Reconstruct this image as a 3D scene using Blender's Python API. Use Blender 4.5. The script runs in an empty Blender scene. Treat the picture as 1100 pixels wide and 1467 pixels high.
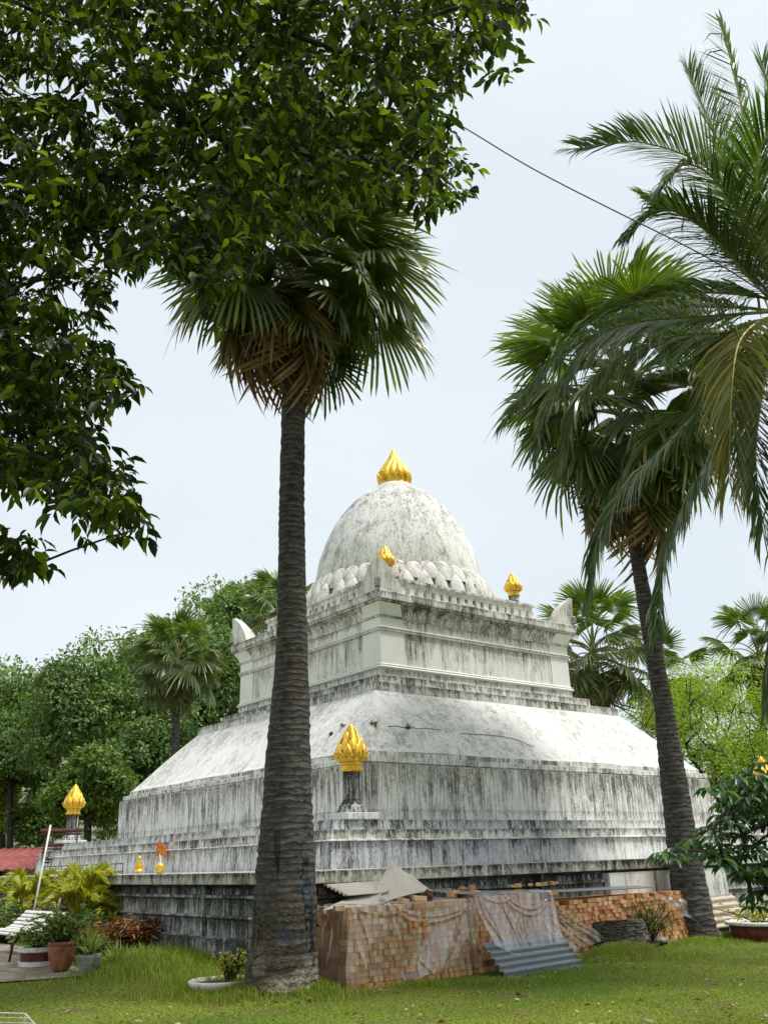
import bpy, math, random
import numpy as np
from mathutils import Vector, Matrix
rnd = random.Random(7)
RG = np.random.default_rng(11)
C = bpy.context.scene.collection
PI = math.pi

# ------------------------------------------------------------------ camera model (surveyed from the building)
FPX, PIT, ROLL, YAW = 1292.6, math.radians(21.112), math.radians(-1.746), math.radians(38.611)
CAM = np.array([-16.386, -19.954, 1.6])
Fv = np.array([math.sin(YAW)*math.cos(PIT), math.cos(YAW)*math.cos(PIT), math.sin(PIT)])
Rh = np.array([math.cos(YAW), -math.sin(YAW), 0.0])
Uv = np.cross(Rh, Fv)
R2 = Rh*math.cos(ROLL) + Uv*math.sin(ROLL)
U2 = Uv*math.cos(ROLL) - Rh*math.sin(ROLL)
Fh = np.array([math.sin(YAW), math.cos(YAW), 0.0])
def ray(x, y): return Fv + R2*(x-550)/FPX - U2*(y-733.5)/FPX
def P(x, y, d):                       # world point seen at pixel, d metres in front (on plan)
    r = ray(x, y); return CAM + r*(d/(r@Fh))
def PY(x, y, Y): r = ray(x, y); return CAM + r*((Y-CAM[1])/r[1])
def PX(x, y, X): r = ray(x, y); return CAM + r*((X-CAM[0])/r[0])
def sst(a, b, t):
    t = np.clip((t-a)/(b-a), 0, 1); return t*t*(3-2*t)
def zg(x, y):                         # ground height
    x = np.asarray(x, float); y = np.asarray(y, float)
    d = (x-CAM[0])*Fh[0] + (y-CAM[1])*Fh[1]; u = (x-CAM[0])*Rh[0] + (y-CAM[1])*Rh[1]
    lf = sst(3.0, -4.0, u) if False else 1-sst(-4.0, 2.0, u)
    z = 0.27*sst(12.0, 17.5, d)*lf + 0.07*sst(12.5, 18, d)*(1-lf)
    z = z + 0.012*np.sin(x*1.3+y*.7)*np.sin(y*1.1-x*.5)
    return z
def G(x, y):                          # pixel -> ground
    z = 0.0
    r = ray(x, y)
    for _ in range(12):
        p = CAM + r*((z-CAM[2])/r[2]); z = float(zg(p[0], p[1]))
    return p

# ------------------------------------------------------------------ object helpers
def tag(o, label=None, cat=None, group=None, kind=None):
    if label: o['label'] = label
    if cat: o['category'] = cat
    if group: o['group'] = group
    if kind: o['kind'] = kind
    return o
def thing(name, label, cat, loc=(0, 0, 0), group=None):
    o = bpy.data.objects.new(name, None); C.objects.link(o)
    o.empty_display_size = .2; o.location = tuple(float(v) for v in loc)
    return tag(o, label, cat, group)
def worg(o):
    v = Vector((0, 0, 0))
    while o is not None: v += o.location; o = o.parent
    return v
def finish(name, me, m, parent, smooth):
    me.materials.append(m)
    if smooth: me.polygons.foreach_set('use_smooth', [True]*len(me.polygons))
    me.update()
    o = bpy.data.objects.new(name, me); C.objects.link(o)
    if parent is not None: o.parent = parent
    return o
def mesh(name, v, f, m, parent=None, smooth=False, local=False):
    me = bpy.data.meshes.new(name)
    v = [tuple(map(float, p)) for p in v]
    loc = Vector((0, 0, 0))
    if not local:
        if parent is not None: loc = worg(parent)
        elif v:
            a = np.array(v); loc = Vector((float((a[:, 0].min()+a[:, 0].max())/2), float((a[:, 1].min()+a[:, 1].max())/2), float(a[:, 2].min())))
        v = [(p[0]-loc.x, p[1]-loc.y, p[2]-loc.z) for p in v]
    me.from_pydata(v, [], f)
    o = finish(name, me, m, parent, smooth)
    if parent is None and not local: o.location = loc
    return o
def npmesh(name, V, nper, tmpl, m, parent=None, smooth=False):
    """V: (n*nper,3) world vertices, tmpl: faces of one element."""
    V = np.asarray(V, float).reshape(-1, 3); n = len(V)//nper
    if parent is not None: org = np.array(worg(parent))
    else: org = np.array([V[:, 0].mean(), V[:, 1].mean(), V[:, 2].min()])
    V = V-org
    me = bpy.data.meshes.new(name)
    lens = np.array([len(t) for t in tmpl]); flat = np.concatenate([np.array(t) for t in tmpl])
    loops = (np.arange(n)[:, None]*nper + flat[None, :]).ravel()
    tot = np.tile(lens, n); start = np.concatenate([[0], np.cumsum(tot)[:-1]])
    me.vertices.add(len(V)); me.vertices.foreach_set('co', V.astype(np.float32).ravel())
    me.loops.add(len(loops)); me.loops.foreach_set('vertex_index', loops.astype(np.int32))
    me.polygons.add(len(tot)); me.polygons.foreach_set('loop_start', start.astype(np.int32))
    me.polygons.foreach_set('loop_total', tot.astype(np.int32))
    me.update(calc_edges=True)
    o = finish(name, me, m, parent, smooth)
    if parent is None: o.location = tuple(float(a) for a in org)
    return o
class MB:
    def __init__(s): s.v = []; s.f = []
    def add(s, v, f):
        b = len(s.v); s.v += [tuple(map(float, p)) for p in v]; s.f += [tuple(i+b for i in q) for q in f]; return s
    def box(s, c, h, M=None):         # centre, half sizes, optional 3x3 (columns = axes)
        pts = []
        for k in range(8):
            q = np.array([h[0]*(1 if k & 1 else -1), h[1]*(1 if k & 2 else -1), h[2]*(1 if k & 4 else -1)])
            if M is not None: q = M@q
            pts.append(np.array(c)+q)
        return s.add(pts, [(0, 2, 3, 1), (4, 5, 7, 6), (0, 1, 5, 4), (2, 6, 7, 3), (0, 4, 6, 2), (1, 3, 7, 5)])
    def bb(s, x0, x1, y0, y1, z0, z1): return s.box(((x0+x1)/2, (y0+y1)/2, (z0+z1)/2), (abs(x1-x0)/2, abs(y1-y0)/2, abs(z1-z0)/2))
    def tube(s, pts, rad, n=8, caps=True, jit=0):
        pts = [np.array(p, float) for p in pts]
        if not hasattr(rad, '__len__'): rad = [rad]*len(pts)
        up = np.array([0, 0, 1.]); vs = []; ref = None
        for i, p in enumerate(pts):
            t = pts[min(i+1, len(pts)-1)]-pts[max(i-1, 0)]; t = t/(np.linalg.norm(t)+1e-9)
            if ref is None: ref = np.cross(t, up if abs(t[2]) < .9 else np.array([1., 0, 0]))
            a = ref-t*(ref@t); a /= np.linalg.norm(a)+1e-9; b = np.cross(t, a); ref = a
            for k in range(n):
                th = 2*PI*k/n; r = rad[i]*(1+(rnd.uniform(-jit, jit) if jit else 0))
                vs.append(p+(a*math.cos(th)+b*math.sin(th))*r)
        fs = [(i*n+k, i*n+(k+1) % n, (i+1)*n+(k+1) % n, (i+1)*n+k) for i in range(len(pts)-1) for k in range(n)]
        if caps: fs += [tuple(reversed(range(n))), tuple((len(pts)-1)*n+k for k in range(n))]
        return s.add(vs, fs)
    def lathe(s, prof, c=(0, 0), n=32, fn=None):
        vs = []
        for j, (r, z) in enumerate(prof):
            for k in range(n):
                th = 2*PI*k/n; rr = fn(r, z, th) if fn else r
                vs.append((c[0]+rr*math.cos(th), c[1]+rr*math.sin(th), z))
        fs = [(i*n+k, i*n+(k+1) % n, (i+1)*n+(k+1) % n, (i+1)*n+k) for i in range(len(prof)-1) for k in range(n)]
        fs += [tuple(reversed(range(n))), tuple((len(prof)-1)*n+k for k in range(n))]
        return s.add(vs, fs)
    def grid(s, fn, nu, nv):
        vs = [fn(i/nu, j/nv) for j in range(nv+1) for i in range(nu+1)]
        return s.add(vs, [(j*(nu+1)+i, j*(nu+1)+i+1, (j+1)*(nu+1)+i+1, (j+1)*(nu+1)+i) for j in range(nv) for i in range(nu)])
    def out(s, name, m, parent=None, smooth=False, local=False): return mesh(name, s.v, s.f, m, parent, smooth, local)
def bevel(o, w=.01, seg=2):
    b = o.modifiers.new('bev', 'BEVEL'); b.width = w; b.segments = seg; b.limit_method = 'ANGLE'; b.angle_limit = math.radians(35); return o
def solid(o, t): b = o.modifiers.new('sol', 'SOLIDIFY'); b.thickness = t; b.offset = 0; return o

# ------------------------------------------------------------------ materials
class NT:
    def __init__(s, name):
        s.m = bpy.data.materials.new(name); s.m.use_nodes = True; s.t = s.m.node_tree; s.t.nodes.clear()
        s.o = s.t.nodes.new('ShaderNodeOutputMaterial'); s.c = None
    def n(s, ty, **k):
        nd = s.t.nodes.new('ShaderNode'+ty)
        for a, v in k.items():
            if a in ('inp',):
                for i, val in v.items(): s.set(nd, i, val)
            else: setattr(nd, a, v)
        return nd
    def set(s, nd, i, val):
        so = nd.inputs[i]
        if hasattr(val, 'is_linked') or isinstance(val, bpy.types.NodeSocket): s.t.links.new(val, so)
        else: so.default_value = val
    def co(s):
        if s.c is None: s.c = s.n('TexCoord').outputs['Object']
        return s.c
    def mapped(s, scale=(1, 1, 1), vec=None):
        mp = s.n('Mapping'); s.set(mp, 'Vector', vec or s.co()); mp.inputs['Scale'].default_value = scale; return mp.outputs[0]
    def noise(s, scale=5, detail=5, rough=.6, stretch=(1, 1, 1), dist=0, vec=None, w=0):
        nd = s.n('TexNoise'); mp = s.mapped(stretch, vec)
        s.set(nd, 'Vector', mp); nd.inputs['Scale'].default_value = scale; nd.inputs['Detail'].default_value = detail
        nd.inputs['Roughness'].default_value = rough; nd.inputs['Distortion'].default_value = dist
        return nd.outputs['Fac']
    def math(s, op, a, b=0.0, c=None):
        nd = s.n('Math', operation=op); s.set(nd, 0, a); s.set(nd, 1, b)
        if c is not None: s.set(nd, 2, c)
        nd.use_clamp = False; return nd.outputs[0]
    def rng(s, v, a, b, c=0., d=1.):
        nd = s.n('MapRange'); s.set(nd, 'Value', v)
        for k, x in zip(('From Min', 'From Max', 'To Min', 'To Max'), (a, b, c, d)): nd.inputs[k].default_value = x
        return nd.outputs[0]
    def ramp(s, v, stops):
        nd = s.n('ValToRGB'); s.set(nd, 0, v); e = nd.color_ramp.elements
        while len(e) < len(stops): e.new(.5)
        for el, (p, c) in zip(e, stops): el.position = p; el.color = (*c, 1)
        return nd.outputs[0]
    def mix(s, f, a, b, mode='MIX'):
        nd = s.n('MixRGB', blend_type=mode); s.set(nd, 0, f)
        for i, c in ((1, a), (2, b)): s.set(nd, i, (*c, 1) if isinstance(c, tuple) and len(c) == 3 else c)
        return nd.outputs[0]
    def bump(s, h, st=.3, d=.02):
        nd = s.n('Bump'); nd.inputs['Strength'].default_value = st; nd.inputs['Distance'].default_value = d; s.set(nd, 'Height', h); return nd.outputs[0]
    def bsdf(s, col, rough=.8, bump=None, metal=0, spec=.3, **k):
        b = s.n('BsdfPrincipled'); s.set(b, 'Base Color', (*col, 1) if isinstance(col, tuple) else col)
        s.set(b, 'Roughness', rough); s.set(b, 'Metallic', metal); b.inputs['Specular IOR Level'].default_value = spec
        if bump: s.set(b, 'Normal', bump)
        for a, v in k.items(): s.set(b, a.replace('_', ' '), v)
        return b.outputs[0]
    def done(s, sh): s.t.links.new(sh, s.o.inputs['Surface']); return s.m
    def sep(s, i):
        nd = s.n('SeparateXYZ'); s.set(nd, 0, s.co()); return nd.outputs[i]

def plaster(name, dirt=.5, base=(.74, .72, .68), mid=(.36, .35, .33), dark=(.055, .055, .05), tint=None, streak=1.0, slope=None, moss=0, seed=0.0, fine=1.0, drips=(), patchx=None):
    t = NT(name)
    off = t.n('Mapping'); t.set(off, 'Vector', t.co()); off.inputs['Location'].default_value = (seed, seed*1.7, seed*.3); v = off.outputs[0]
    if slope: st = slope
    else: st = (1, 1, .07)
    s1 = t.noise(5.5, 6, .68, (1, 1, st[2]*1.7), .12, v); s2 = t.noise(19, 6, .74, (1, 1, st[2]), .10, v)
    p1 = t.noise(.55, 5, .62, (1, 1, 1.2), .5, v); p2 = t.noise(3.0, 8, .76, (1, 1, .7), .35, v); f = t.noise(30, 6, .78, (1, 1, .7), 0, v)
    th = .60-.15*dirt
    k = t.rng(p1, .38, .62, .45 if dirt > .3 else .25, 1.0)
    dA = t.rng(t.math('ADD', t.math('MULTIPLY', s1, .5), t.math('MULTIPLY', p2, .5)), th-.03, th+.10)
    dB = t.rng(s2, th-.02, th+.12); dC = t.rng(f, th-.03, th+.11)
    D = t.math('ADD', t.math('MULTIPLY', dA, .46), t.math('ADD', t.math('MULTIPLY', dB, .36*streak), t.math('MULTIPLY', dC, .26*fine)))
    D = t.math('MULTIPLY', D, t.math('MULTIPLY', k, 1.18))
    if drips:
        zz = t.sep(2); nd1 = t.noise(4.2, 4, .8, (1, 1, .05), .1, v); nd2 = t.noise(17, 3, .6, (1, 1, .05), .1, v)
        ln = t.math('ADD', t.math('MULTIPLY', t.rng(nd1, .36, .66), .6), t.math('MULTIPLY', t.rng(nd2, .36, .66), .55))
        for (zt, dl_, am) in drips:
            e = t.math('SUBTRACT', t.math('MULTIPLY', ln, dl_), t.math('SUBTRACT', zt, zz))
            on = t.math('LESS_THAN', zz, zt+.01)
            m_ = t.math('MULTIPLY', t.math('MULTIPLY', t.rng(e, 0, dl_*.35), on), t.rng(f, .34, .58, .35, 1.0))
            D = t.math('ADD', D, t.math('MULTIPLY', m_, am))
    c = t.mix(t.rng(D, .10, .46), base, mid); c = t.mix(t.rng(D, .46, .86), c, dark)
    tn = t.noise(1.3, 4, .6, (1, 1, 1), .3, v)
    c = t.mix(t.rng(tn, .42, .68, 0, .35), c, tint or (.80, .76, .68), 'MULTIPLY') if tint is not False else c
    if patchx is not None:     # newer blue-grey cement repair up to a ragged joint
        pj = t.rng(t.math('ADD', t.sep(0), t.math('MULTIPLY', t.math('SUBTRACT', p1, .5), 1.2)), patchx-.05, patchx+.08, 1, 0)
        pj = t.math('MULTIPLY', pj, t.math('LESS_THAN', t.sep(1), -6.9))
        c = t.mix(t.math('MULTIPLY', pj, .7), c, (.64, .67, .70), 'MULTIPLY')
    if moss: c = t.mix(t.rng(t.noise(2.2, 6, .7, (1, 1, .6), .4, v), .56, .68, 0, moss), c, (.07, .085, .04))
    h = t.math('ADD', t.math('MULTIPLY', p2, .6), t.math('MULTIPLY', f, .35))
    return t.done(t.bsdf(c, .88, t.bump(h, .55, .03), spec=.2))

M_slope = plaster('lime_plaster_slope', .66, base=(.83, .82, .80), mid=(.55, .53, .49), dark=(.36, .34, .31), slope=(1, 1, .22), streak=1.1, seed=3)
M_body = plaster('weathered_plaster', .66, base=(.85, .84, .80), mid=(.44, .43, .40), dark=(.13, .12, .105), streak=1.35, seed=1, drips=((3.39, 1.15, .42), (2.5, .2, .2)))
M_upper = plaster('upper_plaster', .56, base=(.86, .85, .82), mid=(.50, .48, .44), dark=(.12, .11, .10), streak=1.2, seed=5, drips=((6.74, .8, .34), (7.09, .25, .4), (5.83, .25, .3)))
M_clean = plaster('clean_plaster', .2, base=(.86, .85, .82), mid=(.62, .60, .55), dark=(.3, .29, .26), streak=.6, seed=8)
M_corn = plaster('cornice_plaster', .80, base=(.84, .82, .78), mid=(.37, .36, .33), dark=(.07, .066, .06), streak=.9, seed=12, drips=((7.42, .3, .35), (3.5, .15, .3), (5.31, .2, .4), (5.60, .25, .4), (2.1, .16, .4), (7.665, .15, .3)))
M_dome = plaster('dome_plaster', .64, base=(.85, .84, .81), mid=(.50, .485, .45), dark=(.20, .19, .165), streak=1.1, seed=21, fine=1.6, drips=((12.3, 2.6, .22),))
M_petal = plaster('petal_plaster', .72, base=(.80, .79, .76), mid=(.50, .48, .44), dark=(.16, .15, .13), streak=.7, seed=25)
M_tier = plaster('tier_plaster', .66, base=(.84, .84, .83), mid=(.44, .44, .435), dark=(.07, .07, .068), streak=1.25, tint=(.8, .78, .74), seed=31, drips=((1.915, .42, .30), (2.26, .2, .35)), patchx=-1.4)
M_terr = plaster('mossy_terrace_plaster', 1.0, base=(.66, .66, .62), mid=(.27, .27, .25), dark=(.038, .040, .036), streak=1.1, moss=.5, tint=(.8, .8, .75), seed=41, drips=((1.31, .3, .5), (1.1, .3, .3), (.83, .3, .4), (.545, .3, .3)))
M_terrR = plaster('terrace_lip_plaster', .85, base=(.70, .68, .62), mid=(.30, .29, .25), dark=(.04, .038, .03), streak=.7, seed=47, drips=((1.48, .16, .45),))
M_col = plaster('column_plaster', .9, base=(.70, .70, .69), mid=(.28, .28, .27), dark=(.04, .04, .04), streak=1.5, seed=51, drips=((.83, .7, .5), (.33, .3, .5)))

def simple(name, col, rough=.7, var=.25, scale=12, bumpst=.2, metal=0, spec=.3, stretch=(1, 1, 1), col2=None):
    t = NT(name); n = t.noise(scale, 6, .65, stretch)
    c2 = col2 or tuple(x*(1-var*1.4) for x in col); c1 = tuple(min(1, x*(1+var*.4)) for x in col)
    c = t.mix(t.rng(n, .38, .64), c1, c2)
    return t.done(t.bsdf(c, t.rng(n, .3, .7, rough*.85, min(1, rough*1.15)), t.bump(n, bumpst, .01), metal, spec))
def gold_mat():
    t = NT('gold_paint'); n = t.noise(14, 5, .6); g = t.noise(3, 4, .6)
    c = t.mix(t.rng(n, .4, .62), (.92, .60, .07), (.80, .44, .04)); c = t.mix(t.rng(g, .6, .72, 0, .6), c, (.38, .17, .02))
    return t.done(t.bsdf(c, t.rng(n, .3, .7, .30, .46), t.bump(n, .15, .006), .55, .5))
M_gold = gold_mat()
def leafmat(name, stops, trans=.3, rough=.45, tcol=None, spec=.4, noise=1.2, dark=(.3, .35, .25)):
    t = NT(name); gi = t.n('NewGeometry')
    c = t.ramp(gi.outputs['Random Per Island'], stops)
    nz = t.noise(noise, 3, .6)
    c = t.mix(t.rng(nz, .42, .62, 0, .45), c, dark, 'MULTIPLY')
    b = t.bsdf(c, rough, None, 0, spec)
    tr = t.n('BsdfTranslucent'); t.set(tr, 0, t.mix(1.0, c, (*(tcol or (1.5, 1.5, .6)),), 'MULTIPLY'))
    mx = t.n('MixShader'); mx.inputs[0].default_value = trans
    t.t.links.new(b, mx.inputs[1]); t.t.links.new(tr.outputs[0], mx.inputs[2])
    return t.done(mx.outputs[0])
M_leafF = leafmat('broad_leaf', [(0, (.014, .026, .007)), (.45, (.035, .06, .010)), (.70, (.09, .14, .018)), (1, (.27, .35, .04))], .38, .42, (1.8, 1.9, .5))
M_leafR = leafmat('glossy_compound_leaf', [(0, (.02, .06, .025)), (.6, (.04, .10, .035)), (1, (.10, .20, .045))], .3, .32, None, .5)
M_treeA = leafmat('tree_leaf_green', [(0, (.11, .20, .05)), (.5, (.18, .29, .08)), (1, (.30, .42, .12))], .25, .55)
M_treeB = leafmat('tree_leaf_deep', [(0, (.075, .15, .04)), (.6, (.14, .235, .06)), (1, (.25, .36, .10))], .22, .55)
M_treeC = leafmat('tree_leaf_bushy', [(0, (.08, .15, .025)), (.5, (.13, .21, .035)), (1, (.22, .32, .055))], .25, .5)
M_treeY = leafmat('tree_leaf_yellow', [(0, (.20, .25, .02)), (.5, (.30, .36, .03)), (1, (.5, .42, .03))], .3, .5)
M_lime = leafmat('feathery_lime_leaf', [(0, (.22, .33, .04)), (.5, (.33, .45, .06)), (1, (.46, .57, .10))], .4, .55, (1.4, 1.5, .5), dark=(.6, .65, .4))
M_fan = leafmat('fan_palm_leaf', [(0, (.08, .12, .045)), (.6, (.13, .18, .065)), (.93, (.22, .26, .08)), (1, (.38, .34, .17))], .27, .38, (1.6, 1.7, .5), .5, noise=.9)
M_fanY = leafmat('young_fan_palm_leaf', [(0, (.10, .16, .03)), (.6, (.16, .24, .04)), (1, (.26, .34, .06))], .3, .42, (1.6, 1.7, .5), .5, noise=.9)
M_fanD = leafmat('dead_fan_palm_leaf', [(0, (.12, .07, .035)), (.5, (.22, .13, .06)), (1, (.38, .26, .15))], .2, .7, (1.4, 1.1, .7), .2)
M_coco = leafmat('coconut_leaf', [(0, (.07, .11, .04)), (.6, (.12, .17, .06)), (.9, (.20, .24, .11)), (1, (.42, .42, .28))], .34, .3, (1.5, 1.7, .5), .6, noise=.8)
M_cocoG = leafmat('fresh_coconut_leaf', [(0, (.08, .16, .025)), (.6, (.14, .24, .04)), (1, (.22, .32, .06))], .3, .36, (1.5, 1.7, .5), .5, noise=.8)
M_cocoY = leafmat('yellowing_coconut_leaf', [(0, (.15, .17, .035)), (.6, (.26, .26, .055)), (1, (.42, .36, .09))], .3, .4, (1.4, 1.3, .6), .4, noise=.8)
M_rachis = simple('frond_stalk', (.22, .24, .07), .5, .3, 8)
M_rachisY = simple('yellow_frond_stalk', (.50, .42, .10), .45, .3, 8)
M_areca = leafmat('areca_leaf', [(0, (.16, .24, .03)), (.5, (.40, .42, .04)), (1, (.70, .55, .04))], .35, .45, (1.4, 1.4, .5))
M_weed = leafmat('weed_leaf', [(0, (.06, .12, .02)), (.5, (.11, .19, .03)), (1, (.22, .28, .05))], .3, .5)
M_croton = leafmat('croton_leaf', [(0, (.07, .03, .012)), (.5, (.20, .08, .03)), (1, (.34, .18, .05))], .25, .45, (1.4, 1.1, .6))
M_varieg = leafmat('variegated_leaf', [(0, (.10, .20, .04)), (.5, (.22, .32, .06)), (1, (.62, .60, .28))], .3, .45)
M_red = leafmat('pink_bract', [(0, (.45, .08, .07)), (1, (.6, .2, .15))], .3, .5)

def grassmat(name, ground=False):
    t = NT(name); pos = t.n('NewGeometry')
    mpos = pos.outputs['Position']
    a = t.noise(.32, 5, .6, (1, 1, 1), .5, mpos); b = t.noise(1.6, 5, .65, (1, 1, 1), .3, mpos); f = t.noise(26, 5, .7, (1, 1, 1), 0, mpos)
    c = t.mix(t.rng(a, .40, .60), (.13, .23, .022), (.28, .33, .045))
    c = t.mix(t.rng(b, .52, .64, 0, .85), c, (.24, .21, .075))
    if ground:
        c = t.mix(t.rng(f, .4, .6), c, (.035, .045, .012)); c = t.mix(t.rng(b, .60, .68, 0, .8), c, (.15, .115, .065))
        return t.done(t.bsdf(c, .95, t.bump(f, .8, .03), spec=.1))
    c = t.mix(.55, c, t.ramp(pos.outputs['Random Per Island'], [(0, (.10, .19, .02)), (.6, (.22, .33, .032)), (.93, (.38, .42, .08)), (1, (.34, .28, .12))]))
    bs = t.bsdf(c, .55, None, 0, .3); tr = t.n('BsdfTranslucent'); t.set(tr, 0, t.mix(1, c, (1.4, 1.4, .5), 'MULTIPLY'))
    mx = t.n('MixShader'); mx.inputs[0].default_value = .3; t.t.links.new(bs, mx.inputs[1]); t.t.links.new(tr.outputs[0], mx.inputs[2])
    return t.done(mx.outputs[0])
M_ground = grassmat('lawn_soil', True); M_grass = grassmat('grass_blades')

def trunkmat(name, painted):
    t = NT(name)
    w = t.n('TexWave', wave_type='BANDS', bands_direction='Z'); t.set(w, 'Vector', t.mapped((1, 1, 1)))
    w.inputs['Scale'].default_value = 3.6; w.inputs['Distortion'].default_value = 4.5; w.inputs['Detail'].default_value = 4; w.inputs['Detail Scale'].default_value = 1.4; w.inputs['Detail Roughness'].default_value = .7
    n1 = t.noise(7, 7, .72, (1, 1, 2.2), .4); n2 = t.noise(2.0, 5, .6, (1, 1, .6), .3); n3 = t.noise(30, 5, .7, (1, 1, 3))
    c = t.mix(t.rng(n1, .36, .66), (.034, .032, .030), (.118, .110, .102))
    c = t.mix(t.rng(n2, .55, .7, 0, .6), c, (.05, .034, .024))
    line = t.math('MULTIPLY', t.rng(w.outputs['Fac'], .91, .985), t.rng(n1, .40, .56))
    c = t.mix(t.math('MULTIPLY', line, .7), c, (.24, .215, .18))
    if painted:
        z = t.sep(2)
        lowm = t.rng(t.math('ADD', z, t.math('MULTIPLY', t.math('SUBTRACT', n2, .5), .5)), .95, 1.9, 1, 0)
        v = t.n('TexVoronoi'); t.set(v, 'Vector', t.mapped((1, 1, 2.3))); v.inputs['Scale'].default_value = 17
        chip = t.rng(t.math('ADD', t.math('MULTIPLY', v.outputs['Distance'], .7), n3), .62, .95)
        peel = t.mix(chip, (.17, .13, .085), (.045, .036, .028))
        c = t.mix(t.math('MULTIPLY', lowm, .75), c, peel)
        crk = t.math('MULTIPLY', t.rng(t.noise(6, 3, .5, (1, 1, .06), .2), .60, .63), t.rng(z, 2.3, 1.7))
        c = t.mix(t.math('MULTIPLY', crk, .85), c, (.012, .01, .009))
        blue = t.math('MULTIPLY', t.rng(t.noise(3.1, 5, .7, (1, 1, .8), .5), .53, .62), t.math('MULTIPLY', t.rng(z, .45, .75), t.rng(z, 1.75, 1.45)))
        c = t.mix(t.math('MULTIPLY', blue, .42), c, (.07, .13, .21))
        wh = t.math('MULTIPLY', t.rng(t.math('ADD', t.math('MULTIPLY', n3, .6), t.math('MULTIPLY', n1, .4)), .45, .56), t.math('MULTIPLY', t.rng(z, .80, .30), t.rng(t.noise(1.1, 3, .6), .42, .54)))
        c = t.mix(t.math('MULTIPLY', wh, .8), c, (.58, .54, .40))
    h = t.math('ADD', t.math('MULTIPLY', w.outputs['Fac'], .5), t.math('ADD', n1, t.math('MULTIPLY', n3, .3)))
    return t.done(t.bsdf(c, .92, t.bump(h, .75, .03), spec=.15))
M_trunkP = trunkmat('palm_bark_painted', True); M_trunk = trunkmat('palm_bark', False)
M_bark = simple('tree_bark', (.055, .042, .032), .9, .5, 14, .6, stretch=(1, 1, .3))
M_barkD = simple('dark_twig_bark', (.05, .045, .035), .9, .4, 14, .4)
def brickmat(name):
    t = NT(name); oi = t.n('ObjectInfo'); gi = t.n('NewGeometry')
    r = t.math('FRACT', t.math('ADD', oi.outputs['Random'], gi.outputs['Random Per Island']))
    c = t.ramp(r, [(0, (.50, .20, .09)), (.25, (.62, .31, .14)), (.6, (.70, .42, .21)), (.9, (.78, .56, .34)), (1, (.42, .17, .08))])
    n = t.noise(30, 5, .7); c = t.mix(t.rng(n, .4, .65, 0, .35), c, (.35, .16, .08))
    p = t.noise(1.1, 4, .6, vec=gi.outputs['Position']); c = t.mix(t.rng(p, .52, .68, 0, .45), c, (.50, .34, .25), 'MULTIPLY')
    return t.done(t.bsdf(c, .9, t.bump(n, .4, .006), spec=.15))
M_brick = brickmat('fired_brick')
def sheetmat(name, rust=.3, col=(.42, .44, .45), metal=.5, rough=.45):
    t = NT(name); n = t.noise(4, 6, .7); f = t.noise(30, 4, .6)
    c = t.mix(t.rng(n, .45, .7, 0, rust), col, (.20, .13, .085)); c = t.mix(t.rng(f, .4, .7, 0, .3), c, tuple(x*.6 for x in col))
    return t.done(t.bsdf(c, t.rng(n, .3, .7, rough*.8, rough*1.3), t.bump(f, .15, .004), metal, .4))
M_zinc = sheetmat('zinc_sheet', .25, (.24, .27, .30), .6, .42)
M_fibre = sheetmat('fibre_cement_sheet', .25, (.50, .47, .41), 0, .9)
M_beige = sheetmat('faded_corrugated_sheet', .6, (.55, .46, .36), .1, .7)
def plasticmat():
    t = NT('clear_plastic_film'); n = t.noise(3.2, 4, .55, (1, 1, .28), .5); f = t.noise(12, 4, .55, (1, 1, .3), .4)
    h = t.math('ADD', t.math('MULTIPLY', n, .8), t.math('MULTIPLY', f, .2))
    bp = t.bump(h, .4, .04)
    gl = t.n('BsdfGlossy'); gl.inputs['Roughness'].default_value = .16; gl.inputs[0].default_value = (.95, .95, .95, 1); t.t.links.new(bp, gl.inputs['Normal'])
    df = t.n('BsdfDiffuse'); df.inputs[0].default_value = (.75, .73, .72, 1); t.t.links.new(bp, df.inputs['Normal'])
    tp = t.n('BsdfTransparent'); tp.inputs[0].default_value = (.93, .92, .92, 1)
    lw = t.n('LayerWeight'); lw.inputs[0].default_value = .35; t.t.links.new(bp, lw.inputs['Normal'])
    a = t.n('MixShader'); t.set(a, 0, t.rng(h, .52, .68, .08, .38)); t.t.links.new(tp.outputs[0], a.inputs[1]); t.t.links.new(df.outputs[0], a.inputs[2])
    b = t.n('MixShader'); t.set(b, 0, t.rng(lw.outputs['Facing'], 0, 1, .04, .5)); t.t.links.new(a.outputs[0], b.inputs[1]); t.t.links.new(gl.outputs[0], b.inputs[2])
    return t.done(b.outputs[0])
M_plastic = plasticmat()
M_white = simple('white_paint', (.74, .73, .70), .6, .2, 9, .2)
M_whiteW = plaster('whitewash', .1, streak=.5, seed=61)
M_maroon = simple('maroon_paint', (.16, .045, .035), .7, .3, 9)
M_terra = simple('terracotta', (.34, .13, .065), .75, .35, 7, .3)
M_conc = simple('grey_concrete', (.30, .29, .27), .9, .35, 6, .4)
M_soil = simple('soil', (.10, .075, .05), .95, .4, 18, .8)
M_dirt = simple('dirt_path', (.30, .25, .19), .95, .35, 3, .5, col2=(.17, .15, .115))
M_iron = simple('dark_iron', (.035, .033, .03), .6, .3, 20)
M_rust = simple('rusty_iron', (.13, .055, .04), .85, .4, 20, .4)
M_redroof = simple('red_roof_paint', (.34, .09, .08), .6, .3, 4)
M_darkhole = simple('opening_shade_black', (.012, .012, .011), .95, .2, 9)  # flat black, paints the shade inside holes, crack and windows
M_orange = simple('orange_cloth', (.75, .22, .03), .8, .3, 12)
M_logcut = simple('weathered_palm_wood', (.20, .11, .075), .9, .5, 16, .7, stretch=(1, 1, .5))
M_logbark = simple('shaggy_palm_bark', (.14, .12, .095), .95, .8, 13, 1.0, stretch=(1, 1, 2.5), col2=(.02, .017, .014))
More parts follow.
